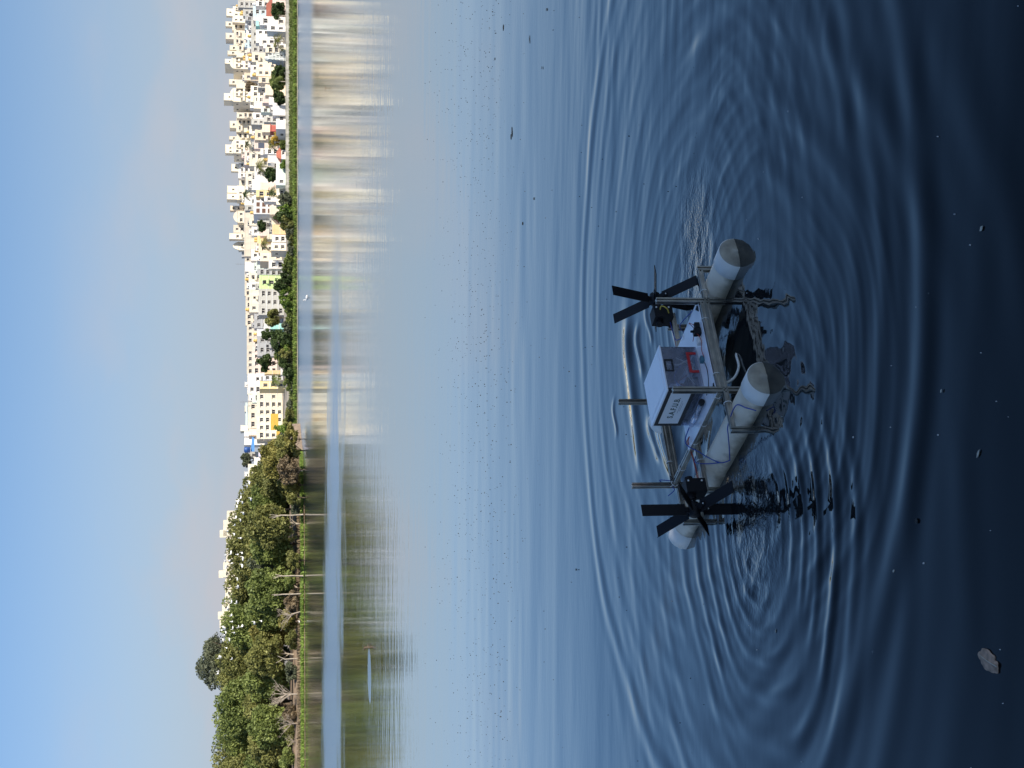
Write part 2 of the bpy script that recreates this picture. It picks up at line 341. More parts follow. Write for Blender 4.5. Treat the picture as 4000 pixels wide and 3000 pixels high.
# wooded headland on the left
def headland():
    pts = []
    px = [(1171, 1655), (1178, 1720), (1185, 1800), (1188, 1950), (1189, 2200), (1190, 2500), (1191, 2800), (1192, 3100), (1193, 3500)]
    vs = []; nrow = 7
    for i, (x, y) in enumerate(px):
        q = at_z(x, y, 0.0); q.y = min(q.y, 340)
        q = at_y(1146 + EYE * F / q.y * 1.01, y, q.y)
        d = Vector((q.x, q.y, 0)).normalized()
        for j, (dd, zz) in enumerate(((-1.5, -0.5), (0, 0.02), (1.2, 0.35), (4, 0.9), (10, 1.7), (40, 2.4), (140, 3.0))):
            jx = random.uniform(-.3, .3)
            vs.append((q.x + d.x * (dd + jx), q.y + d.y * (dd + jx), zz + (random.uniform(-.12, .12) if j > 1 else 0)))
    fs = [(i * nrow + j + 1, i * nrow + j, (i + 1) * nrow + j, (i + 1) * nrow + j + 1) for i in range(len(px) - 1) for j in range(nrow - 1)]
    mm = MB(); mm.add(vs, fs); return mm
tag(headland().build('headland_ground', M_SOIL), kind='structure')
# stone landing the camera stands on, plus an added out-of-view wall that keeps the boat in the shade
m = MB(); m.box(-60, 80, -3.0, 1.15, -1.0, 0.1); m.box(-60, 80, -60, -3.004, -1.0, 1.1)
m.box(5.2, 8.3, -2.35, -2.0, 0.104, 10.2); m.box(8.304, 9.0, -2.35, -2.0, 0.104, 7.82); m.box(9.004, 13.2, -2.35, -2.0, 0.104, 10.2)  # added sun blocker, its notch shaped to let sun onto one pole
tag(m.build('bank_and_shade_wall', M_STONE), kind='structure')

# ------------------------------------------------------------------ the boat
M_PVC = mat('pvc_weathered', (0.84, 0.73, 0.56), 0.42, stain=(0.62, 0.51, 0.36), scale=7)
def dirty_pvc(m):
    t = m.node_tree; b = t.nodes['Principled BSDF']; src = b.inputs['Base Color'].links[0].from_socket; k = t.links.new
    tc_ = N(t, 'ShaderNodeTexCoord'); sp_ = N(t, 'ShaderNodeSeparateXYZ'); nz_ = N(t, 'ShaderNodeTexNoise'); nz_.inputs['Scale'].default_value = 26; nz_.inputs['Detail'].default_value = 6
    k(tc_.outputs['Object'], sp_.inputs[0]); k(tc_.outputs['Object'], nz_.inputs['Vector'])
    a_ = N(t, 'ShaderNodeMath', operation='MULTIPLY_ADD'); a_.inputs[1].default_value = -0.06; a_.inputs[2].default_value = 0.03; k(nz_.outputs[0], a_.inputs[0])
    s_ = N(t, 'ShaderNodeMath', operation='ADD'); k(sp_.outputs[2], s_.inputs[0]); k(a_.outputs[0], s_.inputs[1])
    r_ = N(t, 'ShaderNodeMapRange'); r_.inputs[1].default_value = 0.004; r_.inputs[2].default_value = 0.040; r_.inputs[3].default_value = 0.85; r_.inputs[4].default_value = 0.0; k(s_.outputs[0], r_.inputs[0])
    mx_ = N(t, 'ShaderNodeMixRGB'); mx_.inputs[2].default_value = (0.17, 0.14, 0.09, 1); k(r_.outputs[0], mx_.inputs[0]); k(src, mx_.inputs[1]); k(mx_.outputs[0], b.inputs['Base Color'])
dirty_pvc(M_PVC)
M_PVCW = mat('pvc_sleeve', (0.82, 0.79, 0.71), 0.4, var=0.08, scale=10)
M_CAP = mat('pvc_cap', (0.40, 0.35, 0.26), 0.5, stain=(0.20, 0.18, 0.14), scale=14)
M_ALU = mat('aluminium', (0.42, 0.40, 0.36), 0.3, 0.95, var=0.3, scale=18)
M_BLK = mat('black_plastic', (0.008, 0.008, 0.010), 0.55, spec=0.25)
M_BLKT = mat('black_tape', (0.012, 0.012, 0.013), 0.55)
M_SHEET = mat('white_sheet', (0.90, 0.90, 0.92), 0.22, var=0.05, scale=9, bump=0.03, spec=1.0)
M_PAPER = mat('label_paper', (0.78, 0.78, 0.76), 0.7, var=0.05, scale=9)
M_BLUE = mat('blue_wire', (0.03, 0.07, 0.32), 0.45); M_RED = mat('red_plastic', (0.45, 0.02, 0.02), 0.45); M_REDW = mat('red_wire', (0.35, 0.05, 0.03), 0.45)
M_HOSE = mat('white_hose', (0.72, 0.68, 0.60), 0.5); M_TIE = mat('zip_tie', (0.75, 0.74, 0.70), 0.5); M_YEL = mat('yellow_wire', (0.55, 0.42, 0.06), 0.5)
M_INK = mat('green_ink', (0.02, 0.06, 0.035), 0.6); M_PCB = mat('circuit', (0.05, 0.16, 0.20), 0.5); M_GREY = mat('grey_plastic', (0.25, 0.25, 0.26), 0.5)
def acrylic():
    m = bpy.data.materials.new('clear_acrylic'); m.use_nodes = True; t = m.node_tree; t.nodes.clear(); k = t.links.new
    tr = N(t, 'ShaderNodeBsdfTransparent'); tr.inputs[0].default_value = (0.86, 0.88, 0.95, 1)
    df = N(t, 'ShaderNodeBsdfDiffuse'); df.inputs[0].default_value = (0.55, 0.57, 0.68, 1)
    gl = N(t, 'ShaderNodeBsdfGlossy'); gl.inputs['Roughness'].default_value = 0.06
    m1 = N(t, 'ShaderNodeMixShader'); m1.inputs[0].default_value = 0.30
    nz = N(t, 'ShaderNodeTexNoise'); nz.inputs['Scale'].default_value = 14; rp = N(t, 'ShaderNodeMapRange'); rp.inputs[3].default_value = 0.05; rp.inputs[4].default_value = 0.24
    k(nz.outputs[0], rp.inputs[0]); k(rp.outputs[0], m1.inputs[0])
    fr = N(t, 'ShaderNodeFresnel'); fr.inputs[0].default_value = 1.45; m2 = N(t, 'ShaderNodeMixShader'); o = N(t, 'ShaderNodeOutputMaterial')
    k(tr.outputs[0], m1.inputs[1]); k(df.outputs[0], m1.inputs[2]); k(fr.outputs[0], m2.inputs[0]); k(m1.outputs[0], m2.inputs[1]); k(gl.outputs[0], m2.inputs[2]); k(m2.outputs[0], o.inputs[0])
    return m
M_ACR = acrylic()

# boat local axes: x = along the hulls (towards the far end), y = towards the left hull is negative
boat = empty('paddle_boat', BO, 0); BM = Matrix((BA, BB * -1, Vector((0, 0, 1)))).transposed()   # right-handed: x=a, y=-b
boat.rotation_euler = BM.to_euler()
tag(boat, 'home-made twin-hull paddle boat of white pipes, metal bars and clear box on the water', 'boat')
def bl(a, b, z): return Vector((a, -b, z))          # boat coordinates -> local
def extr(p, q, up=(0, 0, 1), s=0.02):
    """slotted square aluminium bar between two points"""
    p, q = Vector(p), Vector(q); d = (q - p).normalized(); u = Vector(up); u = (u - d * u.dot(d)).normalized(); v = d.cross(u)
    h = s / 2; g = s * 0.16; dp = s * 0.26
    one = [(-h, -h), (-g, -h), (-g, -h + dp), (g, -h + dp), (g, -h), (h, -h)]
    sec = []; 
    for r_ in range(4):
        c, s_ = (1, 0, -1, 0)[r_], (0, 1, 0, -1)[r_]
        sec += [(x * c - y * s_, x * s_ + y * c) for (x, y) in one[:-1]]
    n = len(sec); vs = [p + u * y + v * x for (x, y) in sec] + [q + u * y + v * x for (x, y) in sec]
    mm = MB(); mm.add(vs, [(i, (i + 1) % n, n + (i + 1) % n, n + i) for i in range(n)])
    # end faces: centre square and four corner pieces
    for o in (0, n):
        ctr = [o + i for i in range(n)]
        mm.f.append(tuple(ctr if o else ctr[::-1])); mm.m.append(0); mm.sm.append(False)
    return mm
PR = 0.0685; A0, A1 = 0.0, 1.235
for bc in (0.0, 0.585):
    mm = MB(); ring = [(PR * 0.985, A0 + 0.004), (PR, A0 + 0.012), (PR, A1 - 0.012), (PR * 0.985, A1 - 0.004)]
    mm.lathe(ring, 40, 'x', (0, -bc, 0))
    hull = mm.build('pontoon', M_PVC, boat)
    for (s0, s1, w0) in ((A0 - 0.006, A0 + 0.075, -1), (A1 - 0.10, A1 + 0.006, 1)):
        mm = MB(); mm.lathe([(PR + 0.0005, s0), (PR + 0.0035, s0 + 0.002), (PR + 0.0035, s1 - 0.002), (PR + 0.0005, s1)], 40, 'x', (0, -bc, 0))
        mm.build('sleeve', M_PVCW, hull)
        e = s0 if w0 < 0 else s1
        mm = MB(); prof = [(PR + 0.003, e + 0.004 * -w0), (PR + 0.001, e), (PR * 0.9, e + w0 * 0.006), (PR * 0.5, e + w0 * 0.011), (0.008, e + w0 * 0.012), (0.007, e + w0 * 0.016), (0.0, e + w0 * 0.016)]
        mm.lathe(prof, 40, 'x', (0, -bc, 0)); mm.build('end_cap', M_CAP, hull)
ZL, ZU = 0.0795, 0.1005
for a_ in (0.21, 0.95):
    extr(bl(a_, -0.078, ZL), bl(a_, 0.662, ZL)).build('cross_beam', M_ALU, boat)
    extr(bl(a_ - 0.001, 0.10, ZU), bl(a_ - 0.001, 0.50, ZU)).build('cross_beam', M_ALU, boat)
    for b_ in (-0.089, 0.674): extr(bl(a_, b_, ZL + 0.01), bl(a_, b_, -0.03), (1, 0, 0)).build('clamp_post', M_ALU, boat)
extr(bl(0.625, -0.125, ZL), bl(0.625, 0.755, ZL)).build('axle_beam', M_ALU, boat)
for b_ in (0.089, 0.511):
    extr(bl(0.222, b_, ZU), bl(0.938, b_, ZU)).build('long_beam', M_ALU, boat)
    for a_ in (0.21, 0.95):
        extr(bl(a_, b_, -0.055), bl(a_, b_, 0.285), (1, 0, 0)).build('pole', M_ALU, boat)
for a_ in (0.245, 0.45, 0.59, 0.80, 0.93):
    for b_ in (0.089, 0.511):
        mm = MB(); c = bl(a_, b_, ZU); r_ = 0.0125
        mm.tube([c + Vector((0, r_ * math.cos(q), r_ * math.sin(q))) * 1.18 for q in np.linspace(0, 2 * math.pi, 13)], 0.0017, 5, cap=False)
        mm.tube([c + Vector((0, 0.012, 0.012)), c + Vector((0.004, 0.017, 0.024))], 0.0013, 5); mm.build('zip_tie', M_TIE, boat)
for (a_, b_) in ((0.21, 0.16), (0.21, 0.42), (0.95, 0.2), (0.625, 0.02), (0.21, 0.03), (0.21, 0.56)):
    mm = MB(); c = bl(a_, b_, ZU if 0.1 < b_ < .5 and a_ != 0.625 else ZL); r_ = 0.0125
    mm.tube([c + Vector((r_ * math.cos(q), 0, r_ * math.sin(q))) * 1.18 for q in np.linspace(0, 2 * math.pi, 13)], 0.0017, 5, cap=False); mm.build('zip_tie', M_TIE, boat)
for (a_, b_, dz) in ((0.222, 0.1, 0.012), (0.222, 0.5, 0.012), (0.938, 0.1, 0.012), (0.938, 0.5, 0.012)):
    mm = MB(); c = bl(a_, b_, ZU + 0.001); sg = 1 if a_ < 0.5 else -1
    mm.add([c + Vector((0, 0, dz)), c + Vector((0.03 * sg, 0, dz)), c + Vector((0, -0.03 if b_ < .3 else .03, dz)), c + Vector((0, 0, dz + .003)), c + Vector((0.03 * sg, 0, dz + .003)), c + Vector((0, -0.03 if b_ < .3 else .03, dz + .003))],
           [(0, 1, 2), (3, 4, 5), (0, 1, 4, 3), (1, 2, 5, 4), (2, 0, 3, 5)]); mm.build('corner_bracket', M_BLK, boat)
# deck: thin white sheet on the bars, slightly wavy, its far corner lifted
n = 15; vs = []; dz0 = 0.1125
for j in range(n):
    for i in range(n):
        fa, fb = i / (n - 1), j / (n - 1); a_ = 0.212 + fa * 0.43; b_ = 0.078 + fb * 0.444
        z = dz0 + 0.0016 * math.sin(7 * fa + 2 * fb) * math.sin(3.1 * fb) + 0.010 * max(0, fa - 0.72) * (1 - fb)
        vs.append(bl(a_, b_, z))
top = len(vs); vs += [v_ - Vector((0, 0, 0.0018)) for v_ in vs]
fs = []
for j in range(n - 1):
    for i in range(n - 1):
        q = (j * n + i, j * n + i + 1, (j + 1) * n + i + 1, (j + 1) * n + i); fs += [q[::-1], tuple(x + top for x in q)]
bd = [i for i in range(n)] + [j * n + n - 1 for j in range(1, n)] + [(n - 1) * n + i for i in range(n - 2, -1, -1)] + [j * n for j in range(n - 2, 0, -1)]
fs += [(bd[i], bd[(i + 1) % len(bd)], bd[(i + 1) % len(bd)] + top, bd[i] + top) for i in range(len(bd))]
mm = MB(); mm.add(vs, fs); deck = mm.build('deck_sheet', M_SHEET, boat)
# clear box
XA0, XA1, XB0, XB1, XZ0, XZ1 = 0.328, 0.592, 0.166, 0.372, 0.1165, 0.262
def lbox(mm, a0, a1, b0, b1, z0, z1, mi=0): return mm.box(a0, a1, -b1, -b0, z0, z1, mi)
mm = MB(); th = 0.003
lbox(mm, XA0, XA0 + th, XB0, XB1, XZ0, XZ1); lbox(mm, XA1 - th, XA1, XB0, XB1, XZ0, XZ1)
lbox(mm, XA0 + th, XA1 - th, XB0, XB0 + th, XZ0, XZ1); lbox(mm, XA0 + th, XA1 - th, XB1 - th, XB1, XZ0, XZ1)
ebox = mm.build('clear_box', M_ACR, boat)
mm = MB(); lbox(mm, XA0 - .004, XA1 + .004, XB0 - .004, XB1 + .004, XZ1 + 0.0005, XZ1 + 0.006); lbox(mm, XA0 + .02, XA1 - .02, XB0 + .02, XB1 - .02, XZ1 + .0062, XZ1 + .0075)
lid = mm.build('lid', M_SHEET, ebox)
mm = MB(); lbox(mm, XA0 + th, XA1 - th, XB0 + th, XB1 - th, XZ0, XZ0 + 0.003); mm.build('floor_plate', M_SHEET, ebox)
# label on the left face (normal -b), reading towards the near corner
LA0, LA1, LZ0, LZ1 = XA0 + 0.006, XA1 - 0.008, 0.152, 0.258; fb = XB0
mm = MB(); lbox(mm, LA0, LA1, fb - 0.0012, fb - 0.0004, LZ0, LZ1); mm.build('label_sheet', M_PAPER, ebox)
tw = 0.0150
for (a0, a1, z0, z1) in ((LA0 - .004, LA1 + .004, LZ1 - tw + .003, LZ1 + .004), (LA0 - .004, LA1 + .004, LZ0 - .004, LZ0 + tw - .003), (LA0 - .0045, LA0 + tw - .004, LZ0 + tw - .003, LZ1 - tw + .003), (LA1 - tw + .004, LA1 + .0045, LZ0 + tw - .003, LZ1 - tw + .003)):
    mm = MB(); lbox(mm, a0, a1, fb - 0.0022, fb - 0.0013, z0, z1); mm.build('tape_strip', M_BLKT, ebox)
mm = MB(); lbox(mm, XA0 - 0.0012, XA0 - 0.0002, XB0 - 0.001, XB0 + 0.011, 0.150, 0.262); mm.build('tape_strip', M_BLKT, ebox)
def text(body, size, ctr, xdir, zdir, mtl, name, parent, bold=0.0):
    cu = bpy.data.curves.new('t', 'FONT'); cu.body = body; cu.size = size; cu.align_x = 'CENTER'; cu.align_y = 'CENTER'; cu.extrude = 0.0003; cu.offset = bold; cu.space_character = 1.12
    tmp = bpy.data.objects.new('t', cu); COL.objects.link(tmp)
    me = bpy.data.meshes.new_from_object(tmp.evaluated_get(bpy.context.evaluated_depsgraph_get()))
    bpy.data.objects.remove(tmp); bpy.data.curves.remove(cu); me.name = name; me.materials.clear(); me.materials.append(mtl)
    o = link(name, me, parent); x = Vector(xdir); z = Vector(zdir); M_ = Matrix((x, z, x.cross(z))).transposed().to_4x4(); M_.translation = ctr; o.matrix_local = M_
    return o
lc = bl((LA0 + LA1) / 2 - .002, fb - 0.0017, 0.207)
text('S.A.F.U.B.', 0.033, lc, (-1, 0, 0), (0, 0, 1), M_INK, 'lettering', ebox, 0.0004)
for i_, (w_, dz) in enumerate(((0.09, -0.022), (0.06, -0.028))):
    mm = MB(); lbox(mm, 0.45 - w_ / 2, 0.45 + w_ / 2, fb - 0.0016, fb - 0.00125, 0.207 + dz, 0.207 + dz + .0014); mm.build('print_line', M_GREY, ebox)
# black tape square and red bracket on the right face (normal -a)
fa = XA0
for (b0, b1, z0, z1) in ((0.255, 0.262, 0.222, 0.258), (0.305, 0.312, 0.222, 0.258), (0.262, 0.305, 0.251, 0.258), (0.262, 0.305, 0.222, 0.229)):
    mm = MB(); lbox(mm, fa - 0.0012, fa - 0.0003, b0, b1, z0, z1); mm.build('tape_strip', M_BLKT, ebox)
for (b0, b1, z0, z1) in ((0.248, 0.345, 0.150, 0.162), (0.248, 0.259, 0.122, 0.150), (0.334, 0.345, 0.122, 0.150)):
    mm = MB(); lbox(mm, fa - 0.002, fa - 0.0003, b0, b1, z0, z1); mm.build('red_bracket', M_RED, ebox)
# contents
mm = MB(); lbox(mm, 0.36, 0.46, 0.19, 0.25, 0.12, 0.165); mm.build('battery', M_BLK, ebox)
mm = MB(); lbox(mm, 0.48, 0.56, 0.2, 0.3, 0.12, 0.15); mm.build('battery', M_GREY, ebox)
mm = MB(); lbox(mm, 0.35, 0.43, 0.28, 0.34, 0.123, 0.128); lbox(mm, 0.36, 0.375, 0.29, 0.32, .128, .14); mm.build('circuit_board', M_PCB, ebox)
def cable(name, pts, rad, mtl, parent=boat, sub=6):
    P = [Vector(q) for q in pts]; out = []
    for i in range(len(P) - 1):
        p0, p1, p2, p3 = P[max(i - 1, 0)], P[i], P[i + 1], P[min(i + 2, len(P) - 1)]
        for s in range(sub):
            u = s / sub; out.append(0.5 * ((2 * p1) + (p2 - p0) * u + (2 * p0 - 5 * p1 + 4 * p2 - p3) * u * u + (3 * p1 - p0 - 3 * p2 + p3) * u ** 3))
    out.append(P[-1]); mm = MB(); mm.tube(out, rad, 6); return mm.build(name, mtl, parent)
cable('inner_wire', [bl(.345, .2, .14), bl(.34, .25, .17), bl(.35, .3, .15), bl(.345, .33, .2)], .0016, M_HOSE, ebox)
cable('inner_wire', [bl(.345, .30, .25), bl(.335, .29, .2), bl(.337, .31, .16), bl(.35, .30, .13)], .0035, M_HOSE, ebox)
cable('inner_wire', [bl(.36, .19, .165), bl(.37, .23, .2), bl(.40, .26, .18), bl(.42, .3, .14)], .002, M_REDW, ebox)
cable('inner_wire', [bl(.40, .2, .165), bl(.38, .26, .21), bl(.36, .33, .16)], .002, M_BLUE, ebox)
# small black terminal blocks and camera stalk by the near right corner
mm = MB(); lbox(mm, .235, .262, .375, .40, .1145, .142); lbox(mm, .24, .256, .405, .43, .1145, .134); lbox(mm, .243, .25, .385, .392, .142, .155); mm.build('terminal_block', M_BLK, boat)
mm = MB(); lbox(mm, .25, .275, .34, .368, .1145, .130); mm.build('connector', M_TIE, boat)
mm = MB(); lbox(mm, .262, .285, .262, .285, .1145, .128); mm.build('connector', M_PCB, boat)
cable('red_wire', [bl(.245, .39, .14), bl(.24, .35, .122), bl(.26, .31, .12), bl(.25, .27, .12)], .0014, M_REDW)
cable('red_wire', [bl(.25, .42, .13), bl(.26, .44, .15), bl(.29, .43, .122), bl(.33, .40, .122)], .0014, M_REDW)
cable('black_wire', [bl(.26, .25, .118), bl(.25, .2, .118), bl(.27, .15, .118), bl(.31, .13, .118)], .0016, M_BLK)
mm = MB(); mm.tube([bl(.36, .125, .127), bl(.52, .125, .127)], .012, 12); mm.build('clear_tube', M_ACR, boat)
mm = MB(); mm.tube([bl(.345, .125, .128), bl(.358, .125, .128)], .0125, 12); mm.build('tube_plug', M_BLK, boat)
# white hose arching in the water between the hulls
cable('white_hose', [bl(.245, .135, .075), bl(.22, .15, .03), bl(.20, .19, .008), bl(.21, .25, .004), bl(.25, .29, -.02)], .0055, M_HOSE)
# long wires
cable('blue_wire', [bl(.58, .15, .116), bl(.62, .10, .13), bl(.60, .045, .085), bl(.56, .0, .073), bl(.50, -.062, .045), bl(.46, -.075, .02)], .0022, M_BLUE)
cable('blue_wire', [bl(.46, -.075, .02), bl(.36, -.070, .05), bl(.27, -.074, .08), bl(.235, -.05, .085), bl(.15, -.02, .074), bl(.11, -.055, .052), bl(.10, -.074, .02)], .0022, M_BLUE)
cable('blue_wire', [bl(.50, -.062, .045), bl(.58, -.02, .07), bl(.64, .02, .095), bl(.66, .06, .085)], .0022, M_BLUE)
cable('blue_wire', [bl(.93, .10, .12), bl(.96, .12, .155), bl(.97, .10, .13), bl(.95, .07, .10), bl(.99, .06, .12)], .0022, M_BLUE)
cable('blue_wire', [bl(.30, .53, .11), bl(.42, .545, .13), bl(.50, .56, .09), bl(.60, .60, .095), bl(.61, .70, .10)], .0022, M_BLUE)
cable('red_wire', [bl(.585, .11, .12), bl(.62, .10, .118), bl(.67, .06, .09), bl(.70, -.02, .075), bl(.66, -.09, .09), bl(.63, -.12, .12)], .0018, M_REDW)
cable('red_wire', [bl(.60, .115, .12), bl(.635, .105, .118), bl(.68, .065, .09), bl(.71, -.015, .076), bl(.67, -.085, .09), bl(.635, -.115, .12)], .0018, M_REDW)
cable('red_wire', [bl(.50, .40, .13), bl(.58, .47, .12), bl(.61, .58, .095), bl(.615, .69, .10)], .0018, M_REDW)
# paddle wheels
def wheel(bc, hub_z, ph0, R0=0.212, inner=1):
    hub = MB(); hub.lathe([(0, -.03), (.016, -.03), (.022, -.026), (.022, .026), (.016, .03), (0, .03)], 18, 'y', (0, 0, 0))
    for kk in range(6):
        q = ph0 + kk * math.pi / 3; d = Vector((math.sin(q), 0, math.cos(q))); nn = Vector((math.cos(q), 0, -math.sin(q)))
        hub.obox(d * 0.03 + nn * 0.004, d * 0.018, Vector((0, .012, 0)), nn * 0.004)
    wh = hub.build('paddle_wheel', M_BLK, boat, loc=bl(0.605, bc, hub_z))
    for kk in range(6):
        q = ph0 + kk * math.pi / 3; d = Vector((math.sin(q), 0, math.cos(q))); nn = Vector((math.cos(q), 0, -math.sin(q)))
        mm = MB(); mm.obox(d * ((R0 + 0.035) / 2), d * ((R0 - 0.035) / 2), Vector((0, .0245, 0)), nn * 0.0016)
        mm.obox(d * 0.05 + nn * 0.0035, d * 0.012, Vector((0, .009, 0)), nn * 0.0019, 0)
        mm.build('blade', M_BLK, wh)
        mm = MB(); c = d * 0.056 + nn * 0.0056; mm.tube([c, c + nn * 0.003], .0028, 6); mm.build('bolt', M_TIE, wh)
    mm = MB(); yy_ = 0.09 * (-1 if bc < 0 else 1)
    mm.tube([(0, 0, 0), (0, yy_, 0)], .004, 8); mm.build('axle', M_ALU, wh)
wheel(-0.212, 0.150, 0.0); wheel(0.818, 0.150, R(-17))
for (b0, b1) in ((-0.150, -0.090), (0.700, 0.762)):
    mm = MB(); lbox(mm, 0.570, 0.640, b0, b1, 0.094, 0.176); lbox(mm, 0.60, 0.650, b0 + .006, b1 - .006, 0.0905, 0.094)
    mm.tube([bl(0.605, (b0 + b1) / 2 - .05, .15), bl(0.605, (b0 + b1) / 2 + .05, .15)], .017, 12)
    mot = mm.build('motor_housing', M_BLK, boat)
    for dz in (.11, .165):
        mm = MB(); mm.tube([bl(.5695, (b0 + b1) / 2 + .018, dz), bl(.567, (b0 + b1) / 2 + .018, dz)], .004, 8); mm.build('screw', M_TIE, mot)
cable('yellow_wire', [bl(.568, .735, .15), bl(.555, .745, .145), bl(.552, .73, .125), bl(.565, .715, .115)], .0028, M_YEL)
extr(bl(.655, .705, -0.02), bl(.655, .705, .10), (1, 0, 0)).build('motor_strut', M_ALU, boat)
extr(bl(.655, -.10, 0.0), bl(.655, -.10, .10), (1, 0, 0)).build('motor_strut', M_ALU, boat)

# ------------------------------------------------------------------ the town across the water
ZO = {4: 0, 5: 380, 6: 760, 7: 1140, 8: 1500}
def py(z, q): return ZO[z] + 0.241 * q
def pv(q): return 800 + 0.241 * q
WIN = {}
def window_mesh(kind):
    if kind in WIN: return WIN[kind]
    mm = MB()
    if kind == 'plain':      # unit window in x (width) and z (height), outward = -y
        mm.box(-.5, .5, -.02, .0, 0, 1, 0); mm.box(-.56, -.46, -.07, -.001, -.04, 1.04, 1); mm.box(.46, .56, -.07, -.001, -.04, 1.04, 1)
        mm.box(-.46, .46, -.07, -.001, .95, 1.04, 1); mm.box(-.46, .46, -.09, -.001, -.05, .03, 1); mm.box(-.025, .025, -.05, -.021, .03, .95, 1)
        mm.box(-.66, .66, -.42, -.002, 1.10, 1.17, 1)
    elif kind == 'dark':
        mm.box(-.5, .5, -.02, .0, 0, 1, 0); mm.box(-.56, .56, -.12, -.001, -.07, -.001, 1); mm.box(-.03, .03, -.05, -.021, 0, 1, 1); mm.box(-.62, .62, -.5, -.002, 1.05, 1.13, 1)
    WIN[kind] = mm.mesh('window_' + kind, [M_PANE, M_FRAME]); return WIN[kind]
WIN['brown'] = None
mm = MB(); mm.box(-.5, .5, -.03, 0, 0, 1, 0); mm.box(-.57, -.5, -.08, 0, -.06, 1.06, 1); mm.box(.5, .57, -.08, 0, -.06, 1.06, 1); mm.box(-.5, .5, -.08, 0, 1.0, 1.06, 1); mm.box(-.5, .5, -.08, 0, -.06, 0, 1)
WIN['brown'] = mm.mesh('window_brown', [M_PANEB, M_FRAME])
def balc_mesh(c):
    k_ = 'balc_' + c
    if k_ in WIN: return WIN[k_]
    mm = MB(); mm.box(-.5, .5, -.02, 0, 0, .80, 1); mm.box(-.56, .56, -1.0, -.001, -.10, 0, 0); mm.box(-.56, .56, -1.0, -.92, .001, .32, 0)
    mm.box(-.56, -.52, -.919, -.001, .001, .32, 0); mm.box(.52, .56, -.919, -.001, .001, .32, 0); mm.box(-.56, -.44, -1.0, -.90, .321, .86, 0); mm.box(.44, .56, -1.0, -.90, .321, .86, 0)
    mm.box(-.2, -.14, -.05, -.021, 0, .8, 2); mm.box(.14, .2, -.05, -.021, 0, .8, 2)
    WIN[k_] = mm.mesh('balcony_' + c, [wallm(c), M_PANE, M_FRAME]); return WIN[k_]
def tank_mesh(c):
    k_ = 'tank_' + c
    if k_ in WIN: return WIN[k_]
    mm = MB(); mm.lathe([(0, 0), (.5, 0), (.5, .25), (.53, .28), (.5, .31), (.5, .7), (.53, .73), (.48, .82), (.2, .98), (.18, 1.05), (0, 1.06)], 12)
    WIN[k_] = mm.mesh('tank_' + c, {'y': M_TANKY, 'w': M_TANKW, 'b': M_TANKB}[c]); return WIN[k_]
HOUSES = []
def shell(w_, d_, h_, par, c, roofc='cement'):
    mm = MB(); t_ = 0.18
    mm.box(0, w_, 0, d_, 0, h_ - par, 0)
    if par > 0:
        z0, z1 = h_ - par + .001, h_
        mm.box(-.06, w_ + .06, -.06, t_, z0, z1, 0); mm.box(-.06, w_ + .06, d_ - t_, d_ + .06, z0, z1, 0)
        mm.box(-.06, t_, t_ + .001, d_ - t_ - .001, z0, z1, 0); mm.box(w_ - t_, w_ + .06, t_ + .001, d_ - t_ - .001, z0, z1, 0)
        mm.box(-.12, w_ + .12, -.12, t_ + .05, z1 + .001, z1 + .09, 1); mm.box(-.12, t_ + .05, t_ + .055, d_, z1 + .001, z1 + .09, 1)
    return mm
